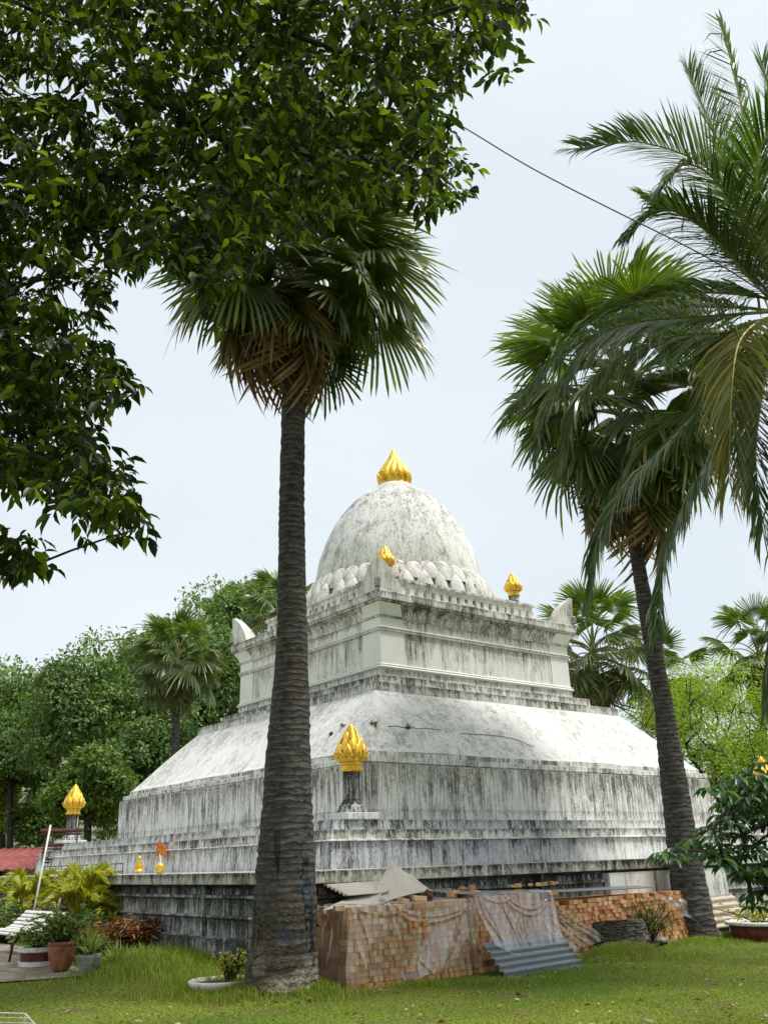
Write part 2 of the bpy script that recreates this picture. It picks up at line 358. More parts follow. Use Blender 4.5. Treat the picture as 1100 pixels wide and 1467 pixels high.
M_blackp = simple('black_cable_rubber', (.012, .012, .012), .5, .1, 5)
M_hill = simple('hill_scrub', (.20, .22, .16), .95, .3, .06, .2, col2=(.12, .15, .09))  # distant haze is greyed into the hill colour

# ------------------------------------------------------------------ ground
def build_ground():
    a = np.concatenate([np.linspace(-400, -42, 10), np.linspace(-40, 14, 109), np.linspace(16, 400, 12)])
    b = np.concatenate([np.linspace(-400, -32, 10), np.linspace(-30, 20, 101), np.linspace(22, 400, 12)])
    X, Y = np.meshgrid(a, b); Z = zg(X, Y); nx = len(a); ny = len(b)
    V = np.stack([X, Y, Z], -1).reshape(-1, 3)
    F = [(j*nx+i, j*nx+i+1, (j+1)*nx+i+1, (j+1)*nx+i) for j in range(ny-1) for i in range(nx-1)]
    o = mesh('ground', V, F, M_ground, None, True, True); tag(o, kind='structure')
build_ground()
def drape(name, poly, m, dz=.02, kind='structure'):
    c = np.mean(np.array(poly), 0); mb = MB(); n = len(poly); K = 6
    vs = []; fs = []
    ring = []
    for i in range(n):
        a = np.array(poly[i]); b = np.array(poly[(i+1) % n])
        for k in range(4): ring.append(a+(b-a)*k/4)
    m_ = len(ring)
    for k in range(K+1):
        for p in ring:
            q = c+(p-c)*(k/K if k else .001); vs.append((q[0], q[1], float(zg(q[0], q[1]))+dz))
    for k in range(K):
        for i in range(m_): fs.append((k*m_+i, k*m_+(i+1) % m_, (k+1)*m_+(i+1) % m_, (k+1)*m_+i))
    mb.add(vs, fs); o = mb.out(name, m, None, True); tag(o, kind=kind); return o
pathpx = [(-260, 1330), (-60, 1345), (60, 1362), (75, 1384), (150, 1390), (135, 1398), (60, 1404), (-10, 1409), (-300, 1420)]
PATH = [tuple(G(*q)[:2]) for q in pathpx]
drape('path', PATH, M_dirt, .02)

# ------------------------------------------------------------------ the stupa and its terrace
SL, SR = 9.0, 8.45            # terrace half sizes on the two visible sides
def ring(mb, prof, dl=0, dr=0, cap=True):
    vs = []; n = len(prof)
    for s, z in prof: vs += [(-s-dl, -s-dr, z), (s, -s-dr, z), (s, s, z), (-s-dl, s, z)]
    fs = [(i*4+k, i*4+(k+1) % 4, (i+1)*4+(k+1) % 4, (i+1)*4+k) for i in range(n-1) for k in range(4)]
    if cap: fs.append(tuple((n-1)*4+k for k in range(4)))
    mb.add(vs, fs)
stupa = thing('stupa', 'large white plastered stupa with a stained round dome on stepped square tiers', 'stupa', (0, 0, 0))
# terrace
mb = MB(); S0 = SR
def tp(off): return S0-off
ring(mb, [(tp(.03), -.4), (tp(.03), .52), (tp(.05), .56), (tp(.13), .565), (tp(.13), .80), (tp(.10), .83), (tp(.10), .86), (tp(.16), .87), (tp(.16), 1.10), (tp(.09), 1.12), (tp(.09), 1.16), (tp(.19), 1.17), (tp(.19), 1.26), (tp(.12), 1.30), (tp(.02), 1.315)], SL-SR, 0, False)
mb.out('terrace_wall', M_terr, stupa)
mb = MB(); ring(mb, [(tp(.02), 1.316), (tp(0), 1.322), (tp(0), 1.48), (tp(.012), 1.49)], SL-SR, 0)
bevel(mb.out('terrace_lip', M_terrR, stupa), .008)
mb = MB()   # shallow pilasters that break the terrace wall
for y in (.05, -3.25, -5.6):
    mb = MB(); mb.bb(-SL+.06, -SL+.2, y-.05, y+.05, .58, 1.30); mb.out('terrace_pilaster', M_terr, stupa)
for x in (-6.6, -3.9):
    mb = MB(); mb.bb(x-.05, x+.05, -SR+.05, -SR+.2, .58, 1.30); mb.out('terrace_pilaster', M_terr, stupa)
for x0_, x1_ in ((-2.15, -.82), (-.70, -.24), (-.14, 1.6)):
    mb = MB(); mb.bb(x0_, x1_, -SR+.035, -SR+.2, .2, 1.27); bevel(mb.out('terrace_panel', M_upper, stupa), .01)
mb = MB(); mb.bb(-SL-.10, -SL+.1, -6.4, -1.9, -.3, .545); mb.out('terrace_plinth', M_terr, stupa)
# lower tiers
dl, dr = .35, .0
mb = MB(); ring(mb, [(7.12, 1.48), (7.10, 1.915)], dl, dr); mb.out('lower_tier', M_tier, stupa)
mb = MB(); ring(mb, [(7.14, 1.917), (7.14, 1.94), (7.06, 1.945), (7.06, 2.10)], dl, dr); bevel(mb.out('lower_tier_band', M_corn, stupa), .01)
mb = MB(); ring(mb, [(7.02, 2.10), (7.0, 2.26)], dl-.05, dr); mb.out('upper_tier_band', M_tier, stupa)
# body
mb = MB(); ring(mb, [(5.66, 2.25), (5.66, 3.38), (5.68, 3.385), (5.68, 3.50), (5.66, 3.505)]); mb.out('body_wall', M_body, stupa)
mb = MB(); ring(mb, [(5.545, 3.50), (5.545, 3.60), (5.535, 3.62)]); mb.out('slope_kerb', M_corn, stupa)
for k in range(4):
    mb = MB(); a, b, h0, h1 = 5.60, 5.88, 2.25, 3.34
    if k == 0: mb.bb(-5.44, 5.44, -b, -a, h0, h1)
    if k == 1: mb.bb(-b, -a, -5.44, 5.44, h0, h1)
    if k == 2: mb.bb(-5.44, 5.44, a, b, h0, h1)
    if k == 3: mb.bb(a, b, -5.44, 5.44, h0, h1)
    bevel(mb.out('body_facing', M_body, stupa), .012)
mb = MB()    # flat dark triangles painting the shade inside broken put-log holes along the wall head
for k in range(54):
    u = -5.3+10.6*k/53+rnd.uniform(-.05, .05)
    for row in (0, 1):
        if rnd.random() < .38: continue
        z = (3.43 if row == 0 else 3.27)+rnd.uniform(-.02, .02); w = rnd.uniform(.015, .04); h = rnd.uniform(.02, .045)
        s = (5.68 if row == 0 else 5.88)+.003
        mb.add([(-s, u-w, z+h), (-s, u+w, z+h*.9), (-s, u+rnd.uniform(-.01, .01), z-h*.6)], [(0, 1, 2)])
        if row == 0 and k % 2: mb.add([(u-w, -s, z+h*.6), (u+w, -s, z+h*.5), (u, -s, z-h*.3)], [(0, 1, 2)])
tag(mb.out('painted_hole_shade', M_darkhole, stupa), kind='stuff')
# concave-convex slope, subdivided and a little uneven
prof = [(5.53, 3.62), (5.44, 3.71), (5.30, 3.87), (5.12, 4.09), (4.96, 4.28), (4.80, 4.46), (4.64, 4.64), (4.50, 4.79), (4.38, 4.92), (4.28, 5.02), (4.205, 5.10)]
mb = MB(); N = 40
for side in range(4):
    def fn(u, v):
        k = v*(len(prof)-1); i = min(int(k), len(prof)-2); f = k-i
        s = prof[i][0]*(1-f)+prof[i+1][0]*f; z = prof[i][1]*(1-f)+prof[i+1][1]*f
        w = (2*u-1); e = 1-abs(w)**8
        q = .012*math.sin(w*7+side)*math.sin(v*5+1)*e
        a = (w*s, -(s+q)); c_, s_ = [(1, 0), (0, 1), (-1, 0), (0, -1)][side]
        return (a[0]*c_-a[1]*s_, a[0]*s_+a[1]*c_, z+q)
    mb.grid(fn, N, 20)
mb.out('roof_slope', M_slope, stupa, False)
mb = MB()    # hairline crack across the slope
for (pts) in ([(556, 1040), (580, 1043), (600, 1043), (640, 1047)], [(660, 1052), (690, 1053), (720, 1056), (745, 1062), (770, 1072)]):
    pp = []
    for i in range(len(pts)-1):
        for k in range(5):
            x = pts[i][0]+(pts[i+1][0]-pts[i][0])*k/5; y = pts[i][1]+(pts[i+1][1]-pts[i][1])*k/5+rnd.uniform(-.9, .9)
            best = None
            for q in range(60):
                zz = 3.65+1.4*q/60; ss = np.interp(zz, [p[1] for p in prof], [p[0] for p in prof])
                w = PY(x, y, -ss); e = abs(w[2]-zz)
                if best is None or e < best[0]: best = (e, (w[0], -ss-.006, zz+.006))
            pp.append(best[1])
    mb.tube(pp, .006, 4)
mb.out('crack', M_darkhole, stupa)
# steps and upper cube
mb = MB(); ring(mb, [(4.20, 5.10), (4.195, 5.31)]); bevel(mb.out('step_course', M_corn, stupa), .015)
mb = MB(); ring(mb, [(3.69, 5.31), (3.68, 5.60)]); bevel(mb.out('step_course', M_corn, stupa), .015)
mb = MB(); ring(mb, [(3.36, 5.60), (3.355, 5.83)]); mb.out('upper_plinth', M_upper, stupa)
def roll(z0, z1, s0, b):
    return [(s0+b*math.sin(PI*k/6), z0+(z1-z0)*k/6) for k in range(7)]
mb = MB(); ring(mb, [(3.34, 5.83)]+roll(5.835, 5.90, 3.375, .035)+roll(5.905, 5.955, 3.35, .03)); mb.out('lower_moulding', M_clean, stupa)
mb = MB(); ring(mb, [(3.33, 5.95), (3.325, 6.74)]); mb.out('upper_wall', M_upper, stupa)
mb = MB(); ring(mb, [(3.33, 6.735)]+roll(6.74, 6.79, 3.35, .03)+roll(6.795, 6.85, 3.365, .03)); mb.out('upper_moulding', M_upper, stupa)
mb = MB(); ring(mb, [(3.335, 6.85), (3.335, 7.08)]); mb.out('frieze', M_upper, stupa)
mb = MB(); ring(mb, [(3.33, 7.08), (3.37, 7.085), (3.37, 7.125), (3.35, 7.13), (3.362, 7.18), (3.385, 7.24), (3.415, 7.30), (3.455, 7.36), (3.495, 7.40), (3.52, 7.42), (3.52, 7.46), (3.50, 7.475)]); mb.out('cornice_cove', M_corn, stupa)
mb = MB(); ring(mb, [(3.50, 7.475), (3.565, 7.48), (3.565, 7.665), (3.54, 7.685)]); bevel(mb.out('cornice_lip', M_corn, stupa), .012)
# whiter corners of wall and cove
for sx, sy in ((-1, -1), (-1, 1), (1, -1)):
    mb = MB(); s = 3.333; L = .72
    def cor(prof, L):
        vs = []; n = len(prof)
        for s_, z in prof: vs += [(sx*(s_-L), sy*s_, z), (sx*s_, sy*s_, z), (sx*s_, sy*(s_-L), z)]
        mb.add(vs, [(i*3+k, i*3+k+1, (i+1)*3+k+1, (i+1)*3+k) for i in range(n-1) for k in range(2)])
    cor([(3.340, 5.957), (3.336, 6.738)], L); cor([(3.343, 6.857), (3.343, 7.078)], L)
    cor([(3.37, 7.135), (3.372, 7.18), (3.395, 7.24), (3.425, 7.30), (3.465, 7.36), (3.505, 7.40)], L*.95)
    mb.out('corner_pilaster', M_clean, stupa)
mb = MB()
for sx, sy in ((-1, 1), (1, -1)):
    mb = MB(); s = 5.885
# parapet with pierced panels
mb = MB(); ps = 3.02
def wallseg(u0, u1, z0, z1, t=.09):
    for side in range(4):
        if side == 0: mb.bb(u0, u1, -ps, -ps+t, z0, z1)
        if side == 1: mb.bb(-ps, -ps+t, u0, u1, z0, z1)
        if side == 2: mb.bb(u0, u1, ps-t, ps, z0, z1)
        if side == 3: mb.bb(ps-t, ps, u0, u1, z0, z1)
wallseg(-2.4, 2.4, 7.68, 7.86); wallseg(-2.4, 2.4, 8.06, 8.17)
for k in range(17):
    u = -2.32+4.64*k/16; wallseg(u-.085, u+.085, 7.861, 8.059)
mb.out('parapet', M_petal, stupa)
mb = MB()
for side in range(4):
    u = 2.46; a, b = ps+.06, ps-.15
    if side == 0: mb.bb(-u, u, -a, -b, 8.172, 8.26)
    if side == 1: mb.bb(-a, -b, -u, u, 8.174, 8.262)
    if side == 2: mb.bb(-u, u, b, a, 8.172, 8.26)
    if side == 3: mb.bb(b, a, -u, u, 8.174, 8.262)
bevel(mb.out('parapet_cap', M_corn, stupa), .015)
# corner antefixes: two curved horns meeting at the corner
def antefix(sx, sy):
    mb = MB(); s = 3.52; z0 = 7.68
    prof = [(0.0, .82), (.06, .80), (.18, .745), (.30, .66), (.43, .55), (.55, .41), (.65, .27), (.73, .12), (.77, .0)]
    n = len(prof)
    for arm in (0, 1):
        vs = []
        for (u, h) in prof:
            for (t, z) in ((0, 0), (0, h), (.30*(1-.5*h), h), (.30, 0)):
                tt = t - .05*(z/.8)*(1-u)      # horn leans outward at the top
                a = (s-u, s-tt)
                x, y = (a[0], a[1]) if arm else (a[1], a[0])
                vs.append((sx*x, sy*y, z0+z))
        fs = [(i*4+k, i*4+(k+1) % 4, (i+1)*4+(k+1) % 4, (i+1)*4+k) for i in range(n-1) for k in range(4)]
        fs.append((0, 1, 2, 3)); mb.add(vs, fs)
    o = mb.out('corner_horn', M_petal, stupa)
    # niche at the corner
    m2 = MB(); c0 = np.array([sx*(s+.045), sy*(s+.045), z0+.07]); nrm = np.array([sx, sy, 0])/math.sqrt(2); tg = np.array([-nrm[1], nrm[0], 0])
    for r, hh, d, in ((.075, .15, .012), (.045, .11, .03)):
        out = [c0+tg*(-r)+nrm*d, c0+tg*r+nrm*d]+[c0+tg*(r*math.cos(PI*k/8))+np.array([0, 0, hh+r*math.sin(PI*k/8)])+nrm*d for k in range(9)]
        m2.add(out+[p-nrm*.12 for p in out], [tuple(range(len(out)))]+[(i, (i+1) % len(out), (i+1) % len(out)+len(out), i+len(out)) for i in range(len(out))])
    m2.out('niche', M_corn, o)
for sx, sy in ((-1, -1), (-1, 1), (1, -1), (1, 1)): antefix(sx, sy)
# drum, petals, dome
mb = MB(); mb.lathe([(3.0, 7.68), (3.0, 7.95), (2.88, 8.0), (2.86, 8.24), (2.72, 8.28), (2.70, 8.6), (2.52, 8.7), (2.46, 9.05), (2.3, 9.1)], n=64); mb.out('drum', M_petal, stupa, True)
def dome_noise(r, z, th): return r*(1+.006*math.sin(th*7+z*2)+.004*math.sin(th*13-z*3))
mb = MB(); mb.lathe([(2.49, 8.7), (2.48, 9.2), (2.40, 9.65), (2.33, 9.95), (2.235, 10.2), (2.13, 10.47), (2.0, 10.78), (1.86, 11.05), (1.70, 11.30), (1.52, 11.54), (1.31, 11.77), (1.09, 11.97), (.85, 12.14), (.68, 12.25), (.6, 12.32), (.55, 12.36), (.35, 12.42)], n=96, fn=dome_noise)
mb.out('dome', M_dome, stupa, True)
def petal(mb, th, r0, r1, z0, z1, w, dep, point=.0):
    nu, nv = 8, 9; er = np.array([math.cos(th), math.sin(th), 0]); et = np.array([-er[1], er[0], 0])
    def fn(u, v):
        a = (u-.5)*2; top = math.sqrt(max(0, 1-max(0, (v-.55)/.45)**2.3)) if point == 0 else max(0., 1-max(0, (v-.35)/.65)**1.6)
        bul = math.cos(a*PI/2)**.7*(math.sin(PI*min(1, .18+v*.82))**.6)
        p = er*(r0+(r1-r0)*v+dep*bul)+et*(a*w/2*top); p[2] = z0+(z1-z0)*v
        return p
    mb.grid(fn, nu, nv)
mb = MB(); NP = 36
for k in range(NP):
    j = rnd.uniform(-.01, .01)
    petal(mb, 2*PI*k/NP+j, 2.68, 2.44, 8.62+rnd.uniform(-.03, .03), 9.24+rnd.uniform(-.04, .04), .50*rnd.uniform(.92, 1.04), .12)
mb.out('lotus_petal_row', M_petal, stupa, True)
mb = MB()
for k in range(NP):
    petal(mb, 2*PI*(k+.5)/NP+rnd.uniform(-.02, .02), 2.86, 2.70, 8.24, 8.88+rnd.uniform(-.07, .04), .46*rnd.uniform(.8, 1.05), .12, 1)
mb.out('lotus_petal_row', M_petal, stupa, True)
mb = MB(); mb.lathe([(2.84, 8.10), (2.93, 8.13), (2.95, 8.20), (2.90, 8.26), (2.76, 8.28)], n=64); mb.out('petal_base', M_petal, stupa, True)
# gold flame on the summit
def flame_r(r, z, th):
    t = (z-12.38)/1.3; ph = th*7+1.6*math.sin(t*6.0)+t*3.0
    g = abs(math.sin(ph))**.6
    return r*(1-.20*(1-g)*min(1, (1-t)*2.5)*(1 if t > .04 else 0))
prof_f = [(.50, 12.36), (.52, 12.40), (.47, 12.42), (.49, 12.48), (.53, 12.56), (.55, 12.64), (.55, 12.72), (.53, 12.80), (.49, 12.88), (.44, 12.96), (.385, 13.04), (.33, 13.12), (.275, 13.20), (.22, 13.29), (.17, 13.38), (.125, 13.47), (.08, 13.56), (.045, 13.64), (.012, 13.72)]
mb = MB(); mb.lathe([p for p in prof_f], n=126, fn=flame_r)
fl = mb.out('flame_finial', M_gold, stupa, True)
mb = MB()    # the scrolled curl on its left side
cc = -Rh*.36-Fh*.34+np.array([0, 0, 12.66]); pts = []
for k in range(26):
    a = k/25*2.4*2*PI*.8; r = .115*(1-k/25)+.015
    pts.append(cc-Rh*(.02)-Fh*.06+(Rh*math.cos(a+PI)*r)+np.array([0, 0, math.sin(a+PI)*r*1.2]))
mb.tube(pts, [.035*(1-.5*k/25) for k in range(26)], 8); mb.out('scroll', M_gold, fl, True)

def lotus_bulb(root, x, y, z0, s=1.0, rod=.1, ztop=None):
    """gold lotus bud: ring moulding, petals in rows, point"""
    H = .84*s; W = .26*s
    mb = MB(); mb.lathe([(W*.70, z0), (W*.78, z0+.01*s), (W*.78, z0+.06*s), (W*.66, z0+.075*s), (W*.70, z0+.11*s), (W*.76, z0+.14*s), (W*.70, z0+.165*s), (W*.72, z0+.18*s)], (x, y), 40)
    mb.out('gold_collar', M_gold, root, True)
    core = [(W*.70, z0+.17*s), (W*.92, z0+.23*s), (W*.97, z0+.32*s), (W*.88, z0+.42*s), (W*.72, z0+.52*s), (W*.52, z0+.62*s), (W*.33, z0+.72*s), (W*.18, z0+.80*s), (W*.05, z0+H), (W*.02, z0+H+.01)]
    mb = MB(); mb.lathe(core, (x, y), 40); mb.out('gold_bud', M_gold, root, True)
    mb = MB()
    for row, (zb, zt, rb, rt, n, wd, dep, ph) in enumerate(((.17, .33, .72, 1.0, 11, .56, .055, 0), (.24, .47, .95, .80, 9, .66, .045, .5), (.36, .59, .92, .46, 9, .60, .032, 0), (.47, .70, .74, .17, 8, .56, .022, .5), (.58, .81, .74, .17, 6, .50, .012, 0))):
        for k in range(n):
            th = 2*PI*(k+ph)/n; er = np.array([math.cos(th), math.sin(th), 0]); et = np.array([-er[1], er[0], 0])
            def fn(u, v):
                a = (u-.5)*2; top = (1-v**2.2)
                zz = zb+(zt-zb)*v
                rr = W*np.interp(zz, [c[1]/s-z0/s for c in core], [c[0]/W for c in core]) + dep*s*(.5+.5*math.sin(PI*min(1, v*.8+.1)))*(1-.75*a*a) + .012*s + (.045*s*max(0, v-.7)*3.3 if row == 0 else 0)
                p = np.array([x, y, 0])+er*rr+et*(a*wd*W*.5*(top**.7)*rr/W); p[2] = z0+zz*s
                return p
            mb.grid(fn, 6, 7)
    mb.out('gold_petals', M_gold, root, True)
    if rod:
        mb = MB(); mb.tube([(x, y, z0+H-.02), (x, y, z0+H+rod)], [.009*s, .005*s], 6); mb.out('tip_rod', M_gold, root)
def pillar(x, y, label, h=2.26):
    r = thing('lotus_pillar', label, 'pillar', (x, y, h), 'gold lotus pillars at the corners of the lower tier')
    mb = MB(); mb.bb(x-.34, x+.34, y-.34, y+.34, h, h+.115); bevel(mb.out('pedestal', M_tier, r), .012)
    mb = MB(); mb.lathe([(.255, h+.115), (.262, h+.13), (.262, h+.16), (.235, h+.175), (.24, h+.20), (.225, h+.235), (.195, h+.255), (.185, h+.29), (.168, h+.31), (.165, h+.33)], (x, y), 32)
    mb.out('column_base', M_col, r, True)
    mb = MB(); mb.lathe([(.160, h+.31), (.158, h+.60), (.155, h+.83)], (x, y), 96, fn=lambda a, z, th: a*(1-.05*abs(math.sin(th*6))**2)); mb.out('column_shaft', M_col, r, True)
    lotus_bulb(r, x, y, h+.80, .985, .11)
    return r
PL = 6.70
pillar(-PL-.02, -PL-.02, 'gold lotus pillar nearest the camera, right beside the thick palm trunk')
pillar(-PL, PL, 'gold lotus pillar at the far left corner of the terrace')
pillar(PL, -PL, 'gold lotus pillar at the right corner, partly hidden by dark leaves')
for k, (x, y, lb, ht) in enumerate(((-2.28, -2.28, 'small gold lotus bud peeking from behind the nearest cornice corner', 0), (2.38, -2.38, 'small gold lotus bud on the right end of the roof parapet', 0))):
    r = thing('small_lotus_finial', lb, 'finial', (x, y, 7.68), 'small gold lotus buds on the stupa roof')
    mb = MB(); mb.lathe([(.19, 7.69), (.19, 8.30), (.16, 8.34), (.15, 8.68)], (x, y), 24, fn=lambda a, z, th: a*(1-.08*abs(math.sin(th*4)))); mb.out('post', M_col, r, True)
    lotus_bulb(r, x, y, 8.66, .86, 0)

# ------------------------------------------------------------------ foliage helpers
LEAF8 = [(0, 0, 0), (-.5, .32, .10), (.5, .32, .10), (0, .34, -.03), (-.40, .66, .05), (.40, .66, .05), (0, .68, -.06), (0, 1.0, -.16)]
LEAF8F = [(0, 3, 1), (0, 2, 3), (1, 3, 6, 4), (3, 2, 5, 6), (4, 6, 7), (6, 5, 7)]
LEAF4 = [(0, 0, 0), (-.5, .5, .12), (.5, .5, .12), (0, 1, -.1)]
LEAF4F = [(0, 2, 3), (0, 3, 1)]
def nrm(a): return a/(np.linalg.norm(a, axis=-1, keepdims=True)+1e-9)
def leafverts(O, Y, Z, L, W, T):
    Y = nrm(Y); X = nrm(np.cross(Y, Z)); Z = np.cross(X, Y); T = np.array(T)
    L = np.asarray(L).reshape(-1, 1, 1); W = np.asarray(W).reshape(-1, 1, 1)
    return (O[:, None] + X[:, None]*T[None, :, 0:1]*W + Y[:, None]*T[None, :, 1:2]*L + Z[:, None]*T[None, :, 2:3]*L).reshape(-1, 3)
def inpoly(x, y, poly):
    c = False; n = len(poly)
    for i in range(n):
        x1, y1 = poly[i]; x2, y2 = poly[(i+1) % n]
        if (y1 > y) != (y2 > y) and x < (x2-x1)*(y-y1)/(y2-y1)+x1: c = not c
    return c
def grow(mb, start, pts, r0, rend=.012, decay=.62, sag=.1, n=6):
    """greedy branching skeleton joining all pts"""
    nodes = [(np.array(start, float), None)]; todo = sorted(pts, key=lambda p: np.linalg.norm(p-nodes[0][0]))
    par = {}; N = [np.array(start, float)]; parent = [-1]
    for p in todo:
        D = [np.linalg.norm(p-q)+.25*np.linalg.norm(q-N[0])*.5 for q in N]; j = int(np.argmin(D)); N.append(p); parent.append(j)
    cnt = [1]*len(N)
    for i in range(len(N)-1, 0, -1): cnt[parent[i]] += cnt[i]
    tot = cnt[0]
    rad = [max(rend, r0*(c/tot)**.5) for c in cnt]
    for i in range(1, len(N)):
        a, b = N[parent[i]], N[i]; m = (a+b)/2; L = np.linalg.norm(b-a); m = m+np.array([rnd.uniform(-1, 1), rnd.uniform(-1, 1), rnd.uniform(-.3, 1)])*L*.10
        q = [(a*(1-t)**2+m*2*t*(1-t)+b*t*t) for t in (0, .25, .5, .75, 1)]
        ra = min(rad[parent[i]], rad[i]*1.35)
        mb.tube(q, [ra+(rad[i]*.8-ra)*t for t in (0, .25, .5, .75, 1)], n, True, .06)
    return N, rad

# ---- the big overhanging tree (top left)
MAIN = [(-140, -160), (765, -160), (752, 10), (735, 40), (706, 50), (690, 72), (660, 110), (632, 165), (640, 205), (662, 240), (658, 282), (628, 300), (590, 300), (545, 285), (500, 275), (470, 290), (452, 335), (418, 322), (385, 345), (352, 350), (335, 410), (300, 420), (278, 385), (235, 378), (178, 385), (150, 350), (120, 330), (125, 372), (150, 400), (150, 430), (130, 480), (180, 528), (185, 560), (125, 600), (140, 640), (190, 690), (196, 725), (172, 755), (135, 745), (108, 755), (85, 712), (50, 690), (0, 690), (-140, 690)]
LOW = [(-90, 745), (5, 750), (48, 768), (52, 795), (20, 812), (-90, 815)]
def sample_clusters(poly, n, d0, d1, seed):
    r = random.Random(seed); xs = [p[0] for p in poly]; ys = [p[1] for p in poly]; out = []
    while len(out) < n:
        x = r.uniform(min(xs), max(xs)); y = r.uniform(min(ys), max(ys))
        if inpoly(x, y, poly):
            out.append((x, y, r.uniform(d0, d1)))
    return out
def compound(cl, nl, L, W, rg, spread=.9, droop=.55, drop=None):
    O = []; Y = []; Z = []; Ls = []
    for c in cl:
        c = np.array(c); ax = nrm(rg.normal(size=3)*np.array([1, 1, .45])+np.array([0, 0, -.25]))
        side = nrm(np.cross(ax, np.array([0, 0, 1.]))); tl = L*rg.uniform(1.3, 2.4)
        for k in range(nl):
            t = (k+.5)/nl; s = 1 if k % 2 else -1
            o = c+ax*tl*(t-.3); y = ax*rg.uniform(.3, .8)+side*s*spread*rg.uniform(.5, 1.1)+np.array([0, 0, -droop])+rg.normal(size=3)*.22
            O.append(o); Y.append(y); Z.append(np.array([0, 0, 1.])+rg.normal(size=3)*.45); Ls.append(L*rg.uniform(.65, 1.15))
        O.append(c+ax*tl*.7); Y.append(ax+np.array([0, 0, -droop*.6])); Z.append(np.array([0, 0, 1.])+rg.normal(size=3)*.3); Ls.append(L*rg.uniform(.8, 1.2))
    O, Y, Z, Ls = map(np.array, (O, Y, Z, Ls)); return leafverts(O, Y, Z, Ls, Ls*W, LEAF8)
tb = CAM-Rh*5.6+Fh*4.4; tb[2] = float(zg(tb[0], tb[1]))
ft = thing('overhanging_tree', 'big leafy tree overhanging the top left of the view with dark glossy leaves', 'tree', tb)
HOLES = [(rnd.uniform(-10, 150), rnd.uniform(40, 430), rnd.uniform(11, 22)) for _ in range(24)]+[(rnd.uniform(200, 600), rnd.uniform(20, 280), rnd.uniform(8, 15)) for _ in range(14)]
cl = [q for q in sample_clusters(MAIN, 4700, 6.0, 9.4, 3) if not any(math.hypot(q[0]-a, q[1]-b) < r for a, b, r in HOLES)]+sample_clusters(LOW, 80, 6.6, 7.6, 4)
extra = [(735, 18, 6.8), (745, 8, 6.8), (728, 30, 7), (716, 100, 6.8), (725, 105, 6.8), (700, 85, 6.9), (690, 60, 6.9), (700, 62, 6.8), (726, 112, 6.7), (655, 235, 7), (662, 275, 7), (650, 290, 7), (195, 560, 7), (185, 548, 7), (200, 735, 6.8), (190, 760, 6.8), (165, 768, 6.8), (120, 770, 6.9), (55, 805, 6.9), (25, 822, 6.9), (302, 430, 7), (150, 415, 7), (142, 400, 7.1)]
cl += extra
pts = np.array([P(*c) for c in cl])
# crown continues up, back and over the viewer, outside the frame
rg = np.random.default_rng(5)
back = []
while len(back) < 1500:
    q = rg.uniform(-1, 1, 3)
    if q@q > 1: continue
    p = CAM+Rh*(-5.2+q[0]*4.5)+Fh*(3.6+q[1]*3.8)+np.array([0, 0, 6.0+q[2]*2.4])
    r = p-CAM; zf = r@Fv
    if zf > .2:
        px = 550+FPX*(r@R2)/zf; py = 733.5-FPX*(r@U2)/zf
        if -120 < px < 1180 and py > -140: continue
    back.append(p)
allc = np.concatenate([pts, np.array(back)])
k1 = len(pts); V = np.concatenate([compound(pts[::2], 7, .165, .40, rg), compound(pts[1::2], 8, .115, .42, rg), compound(allc[k1:], 7, .16, .42, rg)])
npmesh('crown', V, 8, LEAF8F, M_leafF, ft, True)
att = [P(*c) for c in sample_clusters(MAIN, 120, 6.6, 9.2, 9)]+[P(-120, 762, 7.0), P(-40, 775, 7.0)]+[P(*extra[i]) for i in (12, 15, 19)]+[]
mb = MB(); top = tb+np.array([0.3, .4, 3.6])
mb.tube([tb+np.array([0, 0, -.1]), tb+np.array([.02, .02, .3]), tb+np.array([.1, .1, 1.4]), tb+np.array([.15, .25, 2.6]), top], [.42, .33, .28, .26, .24], 14, True, .05)
Nn, rad = grow(mb, top, att, .10, .007)
mb.out('trunk', M_bark, ft, True)
mb = MB(); NA = np.array(Nn)
for c in pts[::2]:
    j = int(np.argmin(((NA-c)**2).sum(1))); a = NA[j]
    if np.linalg.norm(a-c) > .9: continue
    m = (a+c)/2+np.array([0, 0, .05]); mb.tube([a, m, c], [.007, .005, .003], 4, False)
mb.out('twigs', M_barkD, ft, False)

# ---- small tree reaching in from the right
RP = [(942, 1222), (958, 1206), (1000, 1196), (1010, 1165), (1030, 1150), (1005, 1130), (1040, 1118), (1052, 1098), (1085, 1088), (1150, 1085), (1170, 1330), (1095, 1312), (1078, 1300), (1065, 1262), (1050, 1245), (1015, 1235), (985, 1238), (962, 1232)]
rb = P(1290, 1420, 7.9); rb[2] = float(zg(rb[0], rb[1]))
rt = thing('small_tree', 'small tree with dark compound leaves reaching in from the right edge', 'tree', rb)
cl = sample_clusters(RP, 165, 7.4, 8.3, 14)
pts2 = np.array([P(*c) for c in cl]); rg = np.random.default_rng(15)
O = []; Y = []; Z = []; Ls = []
for c in pts2:
    ax = nrm(rg.normal(size=3)*.5+np.array([-.5, -.3, .2])+(-Rh)*.6); s1 = nrm(np.cross(ax, [0, 0, 1.])); up = np.cross(s1, ax)
    nl = rg.integers(6, 9)
    for k in range(nl):
        a = 2*PI*k/nl+rg.uniform(-.2, .2); d = s1*math.cos(a)+(nrm(ax*np.array([1, 1, 0])))*math.sin(a)
        O.append(c+d*.02); Y.append(d+np.array([0, 0, -.45])+rg.normal(size=3)*.12); Z.append(np.array([0, 0, 1.])+d*.4); Ls.append(.13*rg.uniform(.7, 1.2))
O, Y, Z, Ls = map(np.array, (O, Y, Z, Ls))
Vc = leafverts(O, Y, Z, Ls, Ls*.36, LEAF8)
over = []
